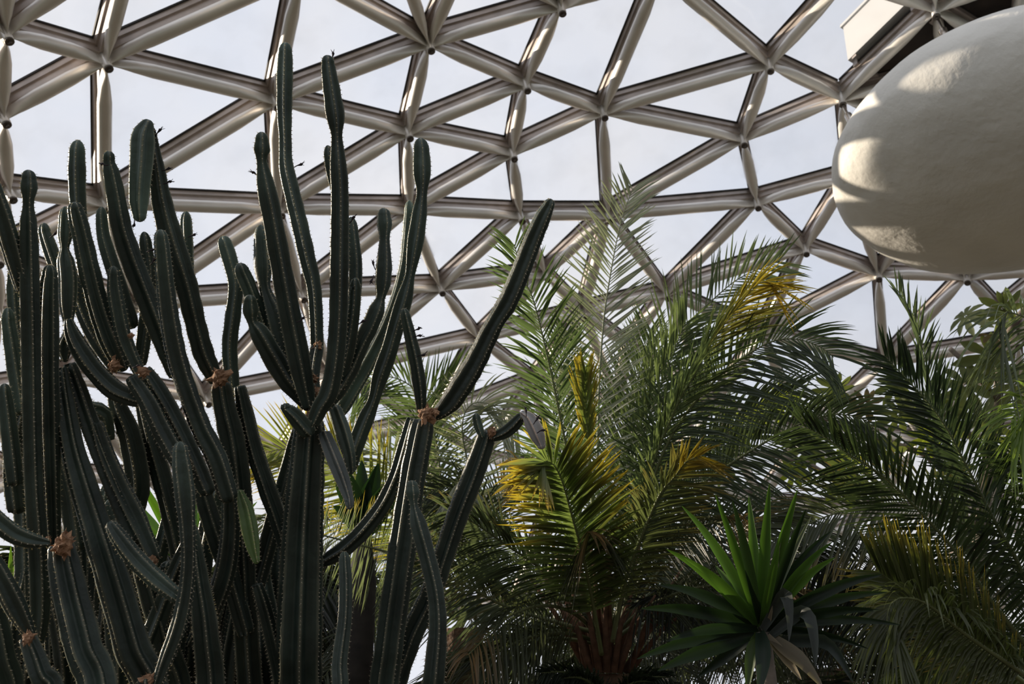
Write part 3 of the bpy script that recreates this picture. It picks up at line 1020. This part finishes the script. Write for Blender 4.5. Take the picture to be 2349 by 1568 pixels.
def fan_out(parent, crown, d, cnt, seed, rmin, rmax, base, a0=0, a1=2 * pi, back=.0, **kw):
    """further fronds of the same crown, arching out in 3D around it"""
    rnd = random.Random(seed)
    c = P(*crown, d)
    for i in range(cnt):
        a = a0 + (a1 - a0) * (i + rnd.random() * .8) / cnt
        el = rnd.uniform(.1, 1.15)
        L = rnd.uniform(rmin, rmax)
        h = Vector((cos(a), sin(a) * .9 + back, 0)).normalized()
        pts = []
        for t in (0, .25, .5, .75, 1):
            e = el - 1.35 * t ** 1.4
            pts.append((h * cos(el - .55 * t) * L * t + Vector((0, 0, 1)) * L * (t * sin(el) - .55 * t * t)))
        px = []
        ds = []
        for v in pts:
            px.append(c + v)
        frond3(parent, px, base=base, seed=seed * 100 + i, **kw)


def frond3(parent, wp, **kw):
    """frond along world positions"""
    pts, ds = [], []
    fw = Vector((0, cos(PITCH), sin(PITCH)))
    rt = Vector((1, 0, 0))
    upv = Vector((0, -sin(PITCH), cos(PITCH)))
    # express as photograph positions with their distances so that one builder serves both
    global P
    P0 = P
    tbl = {}
    for i, w in enumerate(wp):
        tbl[(float(i), 0.0)] = w
    acc = [0]
    try:
        P = lambda x, y, d: tbl.get((float(x), float(y))) or P0(x, y, d)
        return frond(parent, [(i, 0) for i in range(len(wp))], 5, **kw)
    finally:
        P = P0


def palm_trunk(parent, x, y, d, r, seed):
    top = P(x, y, d)
    rnd = random.Random(seed)
    mb = MB()
    h = top.z
    k = 14
    ps = [Vector((top.x, top.y, -.05 + h * i / k)) for i in range(k + 1)]
    tube(mb, ps, [r * (1.15 - .25 * i / k + .06 * (i % 2)) for i in range(k + 1)], 18)
    o = mb.build('trunk', M['trunk'], parent, smooth=False)
    # stubs of cut leaf bases spiralling up the trunk
    mb = MB()
    for i in range(70):
        a = i * 2.4
        z = h * (.40 + .5 * i / 70)
        dv = Vector((cos(a), sin(a), .9)).normalized()
        p = Vector((top.x + cos(a) * r * .8, top.y + sin(a) * r * .8, z))
        l = rnd.uniform(.10, .22)
        s = dv.cross(Vector((0, 0, 1))).normalized()
        mb.add([p + s * .05, p - s * .05, p + dv * l - s * .03, p + dv * l + s * .03, p + s * .05 + Vector((0, 0, .05)), p - s * .05 + Vector((0, 0, .05))],
               [(0, 1, 2, 3), (4, 3, 2, 5), (0, 3, 4), (1, 5, 2)])
    mb.build('leaf_bases', M['fibre'], o, smooth=False)['kind'] = 'stuff'
    return o


# main palm -------------------------------------------------------------
crown = (1390, 1440)
c0 = P(*crown, 6.6)
pa = empty('feather_palm', (c0.x, c0.y, 0))
tag(pa, 'large feather palm at centre right with tall upright fronds, several tipped yellow', 'palm', 'feather palms')
palm_trunk(pa, 1390, 1530, 6.6, .20, 1)
frond(pa, [(1375, 1430), (1330, 1180), (1287, 967), (1257, 823), (1223, 687), (1199, 636), (1180, 560)], 6.6, 6.4, ln=.50, n=95, roll=.35, seed=1, base=(0.065, 0.102, 0.043), droop=.18, sweep=58)
frond(pa, [(1392, 1430), (1372, 1150), (1374, 898), (1383, 755), (1392, 680), (1412, 565), (1430, 490), (1452, 432)], 6.7, 7.3, ln=.50, n=90, roll=-.3, seed=2, base=GREY, droop=.10, sweep=72)
frond(pa, [(1415, 1430), (1480, 1120), (1549, 936), (1593, 858), (1634, 783), (1685, 711), (1722, 664), (1752, 645), (1775, 655)], 6.5, 5.9, ln=.55, n=110, roll=.75, seed=3, base=G_MID, endc=YEL, end_at=.72, droop=.2, sweep=44)
frond(pa, [(1425, 1430), (1490, 1130), (1549, 985), (1644, 868), (1736, 800), (1787, 779), (1838, 779), (1890, 800), (1912, 820)], 6.4, 6.0, ln=.52, n=110, roll=-.15, seed=4, base=(0.046, 0.070, 0.038), droop=.3, sweep=66)
frond(pa, [(1400, 1420), (1450, 1050), (1520, 830), (1583, 738), (1631, 691), (1699, 636), (1790, 598)], 7.0, 7.4, ln=.52, n=85, roll=-.1, seed=5, base=(0.080, 0.109, 0.058), droop=.05, sweep=66)
frond(pa, [(1380, 1500), (1355, 1357), (1332, 1255), (1311, 1180), (1291, 1109), (1270, 1066), (1248, 1058), (1235, 1080)], 6.3, 5.5, ln=.54, n=125, roll=.12, seed=6, base=(0.123, 0.167, 0.043), tipc=YEL, tipat=.5, tip_from=.55, droop=.12, sweep=60, wid=.012)
frond(pa, [(1405, 1470), (1420, 1392), (1444, 1300), (1482, 1204), (1516, 1129), (1546, 1095), (1574, 1058), (1606, 1045)], 6.2, 5.7, ln=.42, n=95, roll=.5, seed=7, base=(0.102, 0.123, 0.051), endc=YEL, end_at=.78, tipc=(.16, .12, .05), tipat=.5, droop=.2, sweep=58)
frond(pa, [(1370, 1440), (1250, 1312), (1170, 1255), (1090, 1200), (1030, 1170)], 6.4, 5.9, ln=.55, n=85, roll=-.4, seed=8, base=G_DARK, tipc=BROWN, tipat=.8, droop=.25)
frond(pa, [(1365, 1450), (1180, 1398), (1080, 1348), (1000, 1310), (940, 1300)], 6.5, 6.2, ln=.52, n=80, roll=.3, seed=9, base=G_DARK, droop=.4)
frond(pa, [(1362, 1180), (1352, 1050), (1345, 960), (1341, 900), (1343, 850)], 6.2, 6.1, ln=.30, n=34, roll=.1, seed=10, base=(0.131, 0.174, 0.036), tipc=YEL, tipat=.5, droop=.0, sweep=26, start=.5)
frond(pa, [(1420, 1430), (1480, 1270), (1549, 1170), (1610, 1110), (1719, 1036), (1832, 973), (1924, 950), (1992, 967), (2005, 995)], 6.5, 6.2, ln=.50, n=110, roll=.1, seed=11, base=(0.051, 0.072, 0.041), droop=.35, sweep=66)
frond(pa, [(1430, 1440), (1520, 1300), (1640, 1220), (1760, 1190), (1850, 1220)], 6.9, 7.0, ln=.55, n=85, roll=-.2, seed=12, base=G_DARK, droop=.4)
frond(pa, [(1400, 1420), (1440, 1120), (1500, 930), (1545, 810), (1570, 740)], 6.9, 7.2, ln=.6, n=95, roll=.4, seed=13, base=G_MID, droop=.2)
frond(pa, [(1395, 1420), (1405, 1150), (1440, 950), (1475, 830), (1490, 760)], 7.0, 7.4, ln=.55, n=90, roll=-.5, seed=14, base=(0.087, 0.138, 0.032), droop=.15)
frond(pa, [(1430, 1430), (1530, 1180), (1640, 1020), (1740, 930), (1830, 890)], 6.7, 6.8, ln=.55, n=95, roll=.25, seed=15, base=G_DARK, droop=.35)
frond(pa, [(1385, 1430), (1310, 1130), (1270, 960), (1290, 830), (1300, 760)], 7.1, 7.4, ln=.5, n=80, roll=-.4, seed=16, base=(0.072, 0.116, 0.029), droop=.2)
frond(pa, [(1440, 1460), (1560, 1400), (1660, 1380), (1740, 1400)], 6.7, 6.9, ln=.5, n=70, roll=.2, seed=17, base=G_DARK, droop=.5)
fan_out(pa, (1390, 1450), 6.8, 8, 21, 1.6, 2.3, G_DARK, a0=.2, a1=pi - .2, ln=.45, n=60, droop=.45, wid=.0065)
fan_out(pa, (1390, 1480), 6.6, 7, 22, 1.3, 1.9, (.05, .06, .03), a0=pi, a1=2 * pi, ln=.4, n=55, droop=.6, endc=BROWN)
# reddish dry petioles and a spent flower stalk
rnd = random.Random(5)
for i in range(34):
    mb = MB()
    bx_ = rnd.uniform(1345, 1445)
    ex = bx_ + (bx_ - 1392) * rnd.uniform(.6, 3.2) + rnd.uniform(-20, 20)
    ey = rnd.uniform(1230, 1400)
    d = rnd.uniform(6.35, 6.8)
    tube(mb, [P(bx_, 1540, d), P((bx_ + ex) / 2 + rnd.uniform(-8, 8), (1500 + ey) / 2, d), P(ex, ey, d)], [.026, .017, .007], 6)
    mb.build('dry_petiole', M['fibre'], pa)
fs_ = MB()
rnd = random.Random(8)
M['straw'] = mat('straw_flower', (.48, .34, .09), rough=.7, transl=.3)
tube(fs_, [P(1330, 1400, 6.9), P(1240, 1180, 7.0), P(1200, 1090, 7.0), P(1190, 1060, 7.0)], [.014, .012, .009, .006], 6)
for i in range(150):
    a = P(1190 + rnd.uniform(-14, 30), 1075 + rnd.uniform(-25, 60), 7.0)
    e = a + Vector((rnd.uniform(-.16, .12), rnd.uniform(-.1, .1), rnd.uniform(-.14, .08)))
    tube(fs_, [a, (a + e) / 2 + Vector((0, 0, .02)), e], [.004, .005, .003], 4)
fs_.build('flower_stalk', M['straw'], pa)

# palm behind the cactus ------------------------------------------------
c0 = P(1060, 1420, 8.6)
pb = empty('feather_palm', (c0.x, c0.y, 0))
tag(pb, 'feather palm growing behind the cacti, its frond tips showing between the stems', 'palm', 'feather palms')
palm_trunk(pb, 1060, 1430, 8.6, .2, 2)
frond(pb, [(1040, 1420), (1020, 1200), (1000, 1010), (960, 905), (905, 866), (850, 872), (815, 905)], 8.6, 8.2, ln=.55, n=85, seed=41, base=(0.072, 0.109, 0.043), droop=.35, sweep=62)
frond(pb, [(1050, 1420), (985, 1120), (960, 960), (990, 905), (1035, 862), (1065, 840)], 8.8, 9.2, ln=.55, n=75, seed=42, base=(0.080, 0.123, 0.032), droop=.1)
frond(pb, [(1075, 1420), (1085, 1150), (1060, 985), (1085, 925), (1140, 935), (1190, 985)], 8.6, 8.0, ln=.62, n=85, seed=43, base=GREY, droop=.3, sweep=62)
frond(pb, [(1090, 1420), (1110, 1210), (1075, 1135), (1010, 1120), (960, 1145)], 8.3, 8.0, ln=.55, n=75, seed=44, base=(0.051, 0.065, 0.043), droop=.45)
frond(pb, [(1040, 1400), (980, 1310), (896, 1269), (820, 1248), (760, 1232), (690, 1215)], 8.2, 5.7, ln=.46, n=105, seed=45, base=(.10, .125, .06), tipc=YEL, tipat=.6, side_tip=1, droop=.1, sweep=72, wid=.0085)
frond(pb, [(1040, 1420), (900, 1180), (760, 1070), (670, 1030), (600, 1040)], 8.4, 8.0, ln=.72, n=95, seed=46, base=(0.160, 0.189, 0.029), tipc=YEL, tipat=.5, droop=.1, sweep=60)
frond(pb, [(1040, 1420), (950, 1180), (890, 1060), (850, 1030), (800, 1045)], 8.7, 8.4, ln=.6, n=80, seed=47, base=GREY, droop=.3)
frond(pb, [(1090, 1420), (1120, 1240), (1160, 1130), (1240, 1070)], 8.7, 9.0, ln=.6, n=70, seed=48, base=(0.072, 0.102, 0.043), droop=.3)
frond(pb, [(1000, 1450), (860, 1360), (790, 1340), (700, 1370)], 8.3, 7.9, ln=.6, n=70, seed=49, base=G_DARK, droop=.6)
fan_out(pb, (1060, 1420), 8.7, 11, 51, 1.8, 2.6, (.06, .075, .04), ln=.5, n=60, droop=.5)

# palm at the right edge ------------------------------------------------
c0 = P(2440, 1560, 5.6)
pr_ = empty('feather_palm', (c0.x, c0.y, 0))
tag(pr_, 'feather palm at the right edge, long arching fronds reaching left under the pod', 'palm', 'feather palms')
palm_trunk(pr_, 2440, 1580, 5.6, .24, 3)
frond(pr_, [(2420, 1560), (2288, 1395), (2196, 1269), (2108, 1170), (2026, 1092), (1947, 1041), (1890, 1000), (1840, 975)], 5.6, 5.3, ln=.47, n=115, roll=-.35, seed=61, base=(0.038, 0.061, 0.026), droop=.1, sweep=58, start=.1)
frond(pr_, [(2430, 1540), (2342, 1306), (2298, 1225), (2257, 1146), (2206, 1048), (2176, 990), (2135, 930), (2080, 870), (2028, 815)], 5.7, 5.6, ln=.46, n=110, roll=.45, seed=62, base=(0.035, 0.058, 0.029), droop=.15, sweep=52)
frond(pr_, [(2400, 1560), (2250, 1330), (2170, 1120), (2145, 977), (2135, 902), (2121, 841), (2101, 752), (2056, 667)], 6.2, 6.3, ln=.36, n=95, roll=.9, seed=63, base=(0.072, 0.102, 0.058), droop=.1, sweep=40)
frond(pr_, [(2440, 1500), (2330, 1300), (2200, 1195), (2094, 1165), (2026, 1160), (1941, 1170), (1855, 1200), (1767, 1238)], 6.0, 5.9, ln=.52, n=110, roll=.2, seed=64, base=(0.072, 0.087, 0.043), tipc=(.22, .15, .04), tipat=.6, droop=.3, sweep=66)
frond(pr_, [(2480, 1450), (2470, 1100), (2440, 860), (2380, 750), (2310, 715), (2285, 740)], 5.6, 5.3, ln=.66, n=90, roll=.1, seed=65, base=(0.109, 0.138, 0.072), droop=.75, sweep=70)
frond(pr_, [(2500, 1450), (2490, 1150), (2440, 980), (2370, 930), (2320, 960)], 5.3, 5.1, ln=.5, n=80, roll=.1, seed=66, base=(0.160, 0.246, 0.022), droop=.6, sweep=60)
frond(pr_, [(2440, 1600), (2349, 1545), (2213, 1453), (2128, 1385), (2073, 1370), (2043, 1385), (2034, 1430), (2040, 1480)], 4.9, 4.6, ln=.36, n=110, roll=.1, seed=67, base=(.06, .075, .02), droop=.75, sweep=62, wid=.008)
frond(pr_, [(2420, 1620), (2330, 1550), (2200, 1450), (2110, 1380), (2050, 1335), (2015, 1310)], 5.2, 5.0, ln=.50, n=110, roll=.25, seed=68, base=(.085, .105, .022), tipc=YEL, tipat=.8, droop=.0, sweep=50, one_sided=0, wid=.009)
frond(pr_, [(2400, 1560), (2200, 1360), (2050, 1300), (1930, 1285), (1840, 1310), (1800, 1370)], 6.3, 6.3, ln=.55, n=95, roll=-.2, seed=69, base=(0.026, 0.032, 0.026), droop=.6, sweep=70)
frond(pr_, [(2470, 1540), (2440, 1300), (2400, 1130), (2350, 1050), (2300, 1060)], 5.4, 5.2, ln=.5, n=80, roll=.3, seed=71, base=(0.043, 0.072, 0.022), droop=.3)
frond(pr_, [(2460, 1600), (2300, 1500), (2200, 1500), (2120, 1540), (2080, 1600)], 5.4, 5.3, ln=.45, n=80, roll=0, seed=72, base=(0.087, 0.123, 0.020), droop=.6)
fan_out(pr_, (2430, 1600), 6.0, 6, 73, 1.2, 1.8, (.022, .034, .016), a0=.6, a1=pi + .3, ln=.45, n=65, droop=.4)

# low palm behind the left cacti, its leaf colour darkened to stand for shade
c0 = P(330, 1480, 7.2)
pl_ = empty('feather_palm', (c0.x, c0.y, 0))
tag(pl_, 'low shaded palm behind the left cactus thicket, seen only through its gaps', 'palm', 'feather palms')
palm_trunk(pl_, 330, 1520, 7.2, .16, 6)
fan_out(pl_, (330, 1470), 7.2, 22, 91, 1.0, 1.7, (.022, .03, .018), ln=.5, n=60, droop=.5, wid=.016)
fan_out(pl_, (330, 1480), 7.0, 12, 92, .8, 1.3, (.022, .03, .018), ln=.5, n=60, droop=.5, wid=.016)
# low bush in front of the main palm trunk
c0 = P(1400, 1640, 5.6)
pe = empty('low_palm', (c0.x, c0.y, 0))
tag(pe, 'low dark tufted palm in front of the big palm trunk at the bottom edge', 'palm')
palm_trunk(pe, 1400, 1660, 5.6, .09, 7)
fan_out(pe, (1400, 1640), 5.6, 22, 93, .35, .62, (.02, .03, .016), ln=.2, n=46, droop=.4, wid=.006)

# palm behind the yucca, shade painted into its dark leaf colours
c0 = P(1900, 1500, 7.6)
pd = empty('feather_palm', (c0.x, c0.y, 0))
tag(pd, 'shaded dark feather palm behind the sword-leaved yucca', 'palm', 'feather palms')
palm_trunk(pd, 1900, 1520, 7.6, .2, 4)
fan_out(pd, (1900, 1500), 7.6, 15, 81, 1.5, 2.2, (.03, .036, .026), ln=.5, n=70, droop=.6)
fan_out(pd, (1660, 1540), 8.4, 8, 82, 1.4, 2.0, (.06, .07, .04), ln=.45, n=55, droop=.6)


# ------------------------------------------------------------------ sword-leaved yucca
def blade(parent, pts, d0, d1, w, base, seed=0, bend=0., name='blade', edge=None):
    """long stiff leaf along places of the photograph, channelled across its width"""
    rnd = random.Random(seed)
    q = []
    n = len(pts)
    for i, (x, y) in enumerate(pts):
        p = P(x, y, d0 + (d1 - d0) * i / (n - 1))
        q.append((p.x, p.y, p.z))
    sm = [Vector(s) for s in spline(q, .05)]
    T, _ = frames(sm)
    L = len(sm)
    k = d0 / FPX
    vs, fs, cs = [], [], []
    tw = rnd.uniform(-.5, .5)
    for i, (p, t) in enumerate(zip(sm, T)):
        u = i / (L - 1)
        v = (CAM - p).normalized()
        nrm = (v - t * v.dot(t)).normalized()
        nrm = Quaternion(t, tw * .9) @ nrm
        s = t.cross(nrm)
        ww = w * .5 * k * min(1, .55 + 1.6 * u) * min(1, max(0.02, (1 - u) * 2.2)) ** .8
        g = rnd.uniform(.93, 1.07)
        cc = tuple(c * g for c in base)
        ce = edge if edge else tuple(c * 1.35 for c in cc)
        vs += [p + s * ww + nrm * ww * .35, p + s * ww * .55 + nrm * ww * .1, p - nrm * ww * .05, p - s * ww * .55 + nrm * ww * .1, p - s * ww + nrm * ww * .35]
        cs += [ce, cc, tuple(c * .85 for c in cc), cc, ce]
    for i in range(L - 1):
        for j in range(4):
            o = 5 * i + j
            fs.append((o, o + 1, o + 6, o + 5))
    mb = MB()
    mb.add(vs, fs, cs)
    return mb.build(name, M['yucca'], parent, color=True)


YB = (1746, 1440)
YD = 4.5
c0 = P(*YB, YD)
yu = empty('yucca', (c0.x, c0.y, 0))
tag(yu, 'yucca at lower right with a rosette of broad green sword-shaped leaves', 'yucca')
mb = MB()
tube(mb, [Vector((c0.x, c0.y + .03, -.05)), Vector((c0.x + .02, c0.y + .02, c0.z * .6)), c0 - Vector((0, 0, .02))], [.06, .055, .04], 10)
mb.build('trunk', M['bark'], yu)


def crp(x, y): return (1549 + x / 2.936, 1034 + y / 2.936)


YG, YG2, YGD = (.045, .095, .016), (.060, .125, .018), (.008, .017, .007)  # YG and YG2 painted as lit blades, YGD has shade in its colour
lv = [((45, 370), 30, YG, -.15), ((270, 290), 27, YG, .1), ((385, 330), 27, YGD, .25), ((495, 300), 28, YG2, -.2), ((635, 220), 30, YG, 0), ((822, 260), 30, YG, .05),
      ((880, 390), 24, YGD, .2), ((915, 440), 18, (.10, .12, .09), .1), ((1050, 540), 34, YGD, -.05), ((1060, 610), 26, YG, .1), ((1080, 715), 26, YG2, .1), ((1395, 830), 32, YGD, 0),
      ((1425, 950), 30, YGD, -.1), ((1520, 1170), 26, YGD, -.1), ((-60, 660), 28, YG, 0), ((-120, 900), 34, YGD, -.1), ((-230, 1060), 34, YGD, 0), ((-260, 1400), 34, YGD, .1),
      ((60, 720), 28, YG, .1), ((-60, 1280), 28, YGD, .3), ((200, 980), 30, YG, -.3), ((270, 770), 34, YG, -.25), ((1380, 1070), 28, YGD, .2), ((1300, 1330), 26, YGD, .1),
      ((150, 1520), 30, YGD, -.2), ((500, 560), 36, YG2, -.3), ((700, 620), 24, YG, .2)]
for i, (tp, w_, c_, dd) in enumerate(lv):
    tx, ty = crp(*tp)
    r_ = random.Random(i)
    bx0, by0 = YB[0] + (tx - YB[0]) * .04, YB[1] + (ty - YB[1]) * .04
    sag = 12 if abs(tx - YB[0]) > 150 else 0
    pts = [(bx0, by0), (bx0 + (tx - bx0) * .35, by0 + (ty - by0) * .38 - sag), (bx0 + (tx - bx0) * .7, by0 + (ty - by0) * .73 - sag), (tx, ty)]
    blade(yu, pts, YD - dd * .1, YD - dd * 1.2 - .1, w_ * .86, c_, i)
for i, (pl, w_, c_, dd) in enumerate([
        ([(590, 1200), (700, 1020), (735, 960), (760, 1020), (772, 1150), (765, 1280)], 28, (.045, .052, .045), .25),
        ([(640, 1250), (800, 1120), (850, 1085), (905, 1130), (935, 1280), (945, 1450)], 30, (.04, .048, .042), .3),
        ([(650, 1280), (900, 1270), (1010, 1280), (1100, 1370), (1200, 1560)], 32, (.03, .04, .036), .3),
        ([(570, 1220), (590, 1300), (590, 1450), (560, 1650)], 34, (.018, .03, .02), .3),
        ([(560, 1230), (520, 1330), (500, 1500), (480, 1650)], 26, (.04, .07, .012), .2),
        ([(640, 1250), (740, 1330), (860, 1430), (1000, 1600)], 36, (.13, .11, .075), .3),
        ([(590, 1180), (640, 980), (700, 720), (770, 480), (815, 320)], 16, (.26, .22, .16), .12),
        ([(610, 1200), (640, 1120), (655, 1040)], 10, (.22, .18, .13), .12),
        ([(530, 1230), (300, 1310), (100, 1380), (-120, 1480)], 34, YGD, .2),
        ([(620, 1240), (760, 1420), (850, 1540)], 22, (.20, .165, .11), .3)]):
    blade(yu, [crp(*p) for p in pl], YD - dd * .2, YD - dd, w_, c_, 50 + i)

# broad-leaved rosette half hidden behind the middle cacti
c0 = P(835, 1230, 6.8)
y2 = empty('strap_leaf_plant', (c0.x, c0.y, 0))
tag(y2, 'dark green strap-leaved plant glimpsed behind the cactus trunk and hanging stem', 'plant', 'strap-leaved plants')
mb = MB()
tube(mb, [Vector((c0.x, c0.y, -.05)), c0 - Vector((0, 0, .3)), c0], [.12, .10, .05], 14)
mb.build('trunk', M['darkstem'], y2)
for i, (ex, ey, w_) in enumerate(((770, 1110, 40), (795, 1075, 40), (830, 1055, 42), (868, 1062, 42), (900, 1095, 40), (765, 1160, 36), (910, 1150, 36), (845, 1100, 40), (815, 1120, 40))):
    blade(y2, [(835, 1230), ((835 + ex) / 2, (1230 + ey) / 2 - 14), (ex, ey)], 6.8, 6.8 + random.uniform(-.3, .3), w_, (.011, .026, .010), 80 + i)
c0 = P(440, 1330, 6.2)
y3 = empty('strap_leaf_plant', (c0.x, c0.y, 0))
tag(y3, 'bright green strap-leaved plant showing in gaps between the left cactus stems', 'plant', 'strap-leaved plants')
mb = MB()
tube(mb, [Vector((c0.x, c0.y, -.05)), c0], [.022, .018], 8)
mb.build('trunk', M['darkstem'], y3)
for i, (ex, ey, w_) in enumerate(((450, 1010, 20), (500, 1060, 22), (470, 1120, 20), (360, 1040, 20), (290, 1050, 22), (270, 1110, 22), (330, 1120, 20), (540, 1110, 20), (260, 1300, 22), (590, 1150, 18), (330, 1200, 24), (420, 1080, 18))):
    blade(y3, [(440, 1330), ((440 + ex) / 2, (1330 + ey) / 2 - 10), (ex, ey)], 6.2, 6.2 + random.uniform(-.5, .5), w_, (.06, .13, .014), 100 + i)
c0 = P(10, 1420, 5.4)
y4 = empty('strap_leaf_plant', (c0.x, c0.y, 0))
tag(y4, 'pale green strap leaves at the far left edge, low behind the cactus thicket', 'plant', 'strap-leaved plants')
mb = MB()
tube(mb, [Vector((c0.x, c0.y, -.05)), c0], [.022, .018], 8)
mb.build('trunk', M['darkstem'], y4)
for i, (ex, ey, w_) in enumerate(((35, 1290, 18), (5, 1280, 20), (50, 1340, 18), (-20, 1310, 22), (60, 1390, 18), (25, 1250, 14), (140, 1430, 20), (-40, 1400, 22))):
    blade(y4, [(10, 1420), ((10 + ex) / 2 + 4, (1420 + ey) / 2 - 8), (ex, ey)], 5.4, 5.4 + random.uniform(-.3, .3), w_, (.10, .18, .03), 130 + i)

# ------------------------------------------------------------------ tree with lobed leaves at the far right
CD = 10.0
c0 = P(2240, 1300, CD)
ct = empty('lobed_leaf_tree', (c0.x, c0.y, 0))
tag(ct, 'slender tree behind the right palm with large hand-shaped lobed leaves', 'tree')
mb = MB()
top = P(2300, 740, CD)
trk = [Vector((c0.x, c0.y, -.05)), P(2240, 1300, CD), P(2262, 1100, CD), P(2290, 900, CD), top]
tube(mb, trk, [.11, .085, .07, .05, .025], 10)
mb.build('trunk', M['bark'], ct)
brs = [[(2255, 1150), (2120, 1040), (2000, 1000), (1900, 960), (1800, 960)], [(2270, 1050), (2190, 960), (2110, 930)], [(2285, 920), (2235, 850), (2180, 800)],
       [(2250, 1200), (2060, 1130), (1930, 1110), (1850, 1060), (1700, 1030)], [(2296, 800), (2330, 730), (2370, 690)], [(2265, 1080), (2330, 980), (2400, 930)]]
for b in brs:
    mb = MB()
    tube(mb, [P(x, y, CD - .1 * i) for i, (x, y) in enumerate(b)], [.04 * (1 - .6 * i / len(b)) for i in range(len(b))], 7)
    mb.build('branch', M['bark'], ct)


def lobed_leaf(x, y, size, tilt, roll, base, seed, stalk=None, d=CD - .3, lobes=9):
    rnd = random.Random(seed)
    c = P(x, y, d)
    r = 1.35 * size * d / FPX
    rt = Vector((1, 0, 0))
    up = Vector((0, -.35, 1)).normalized()
    fw = rt.cross(up)
    rotm = Matrix.Rotation(roll, 3, fw) @ Matrix.Rotation(tilt, 3, rt)
    mb = MB()
    for k in range(lobes):
        a = -pi * .93 + 2 * pi * .93 * k / (lobes - 1) + pi / 2 + pi
        l = r * (1 - .28 * abs(k - (lobes - 1) / 2) / ((lobes - 1) / 2)) * rnd.uniform(.85, 1.1)
        dv = Vector((cos(a), 0, sin(a)))
        sv = Vector((-sin(a), 0, cos(a)))
        vs, fs, cs = [], [], []
        g = rnd.uniform(.8, 1.2)
        for u, w_ in ((.06, .05), (.3, .11), (.6, .165), (.82, .13), (1., .01)):
            z = -Vector((0, 1, 0)) * 0
            cen = dv * l * u + Vector((0, .28, -.1)) * (l * u * u)
            for s_ in (-1, 0, 1):
                v = cen + sv * (s_ * w_ * l) + Vector((0, -.05 * l * abs(s_) * (w_ * 6), 0))
                vs.append(c + rotm @ v)
                cs.append(tuple(q * g * (.8 if s_ == 0 else 1) for q in base))
        for i in range(4):
            for j in range(2):
                o = 3 * i + j
                fs.append((o, o + 1, o + 4, o + 3))
        mb.add(vs, fs, cs)
    lo = mb.build('lobed_leaf', M['broad'], ct, color=True)
    if stalk:
        mb = MB()
        e = P(*stalk, CD)
        tube(mb, [c, (c + e) / 2 - Vector((0, 0, .05)), e], [.008, .010, .012], 5, c=base)
        mb.build('leaf_stalk', M['rachis'], lo, color=True)


OL, OLY = (.13, .15, .055), (.28, .32, .045)  # OLY is the leaf colour with yellow sunlight painted in
for i, (x, y, s_, tl, rl, b_, sk) in enumerate([
        (2271, 815, 66, .5, .1, OL, (2290, 900)), (2213, 881, 64, .3, -.2, OL, (2235, 850)), (2053, 880, 44, .5, .3, OL, (2110, 930)), (1787, 915, 48, .6, .2, OLY, (1850, 960)),
        (2118, 915, 60, -.6, .3, OL, (2150, 950)), (2062, 950, 46, .7, -.3, OL, (2110, 930)), (2300, 706, 56, .9, .2, OL, (2330, 730)), (2215, 725, 46, -.8, .9, OL, (2300, 740)),
        (1944, 1075, 62, .2, .1, OLY, (1930, 1110)), (2124, 1000, 40, .5, .4, OLY, (2110, 1035)), (1695, 985, 50, .6, -.2, OLY, (1700, 1030)), (1858, 1025, 46, .6, .2, OL, (1850, 1060)),
        (1917, 890, 50, 1.0, .1, OL, (1950, 980)), (1985, 925, 44, .8, -.3, (.13, .10, .06), (2000, 1000)), (2250, 960, 58, .4, .4, OL, (2265, 1000)), (2180, 985, 50, .5, -.2, OL, (2190, 960)),
        (2330, 880, 56, .4, .2, OL, (2290, 900)), (2275, 770, 40, -.9, -.2, (.14, .10, .04), (2296, 800)), (2035, 1030, 46, .7, .1, OL, (2060, 1060)), (1820, 1080, 40, .5, .5, OLY, (1850, 1060)),
        (2190, 1075, 50, .6, .2, OL, (2230, 1120)), (2330, 1010, 50, .5, -.2, OLY, (2330, 980)), (1740, 940, 40, .7, .6, OLY, (1800, 960)), (1655, 1060, 44, .6, 0, OL, (1700, 1030))]):
    lobed_leaf(x, y, s_, tl, rl, b_, 200 + i, sk)
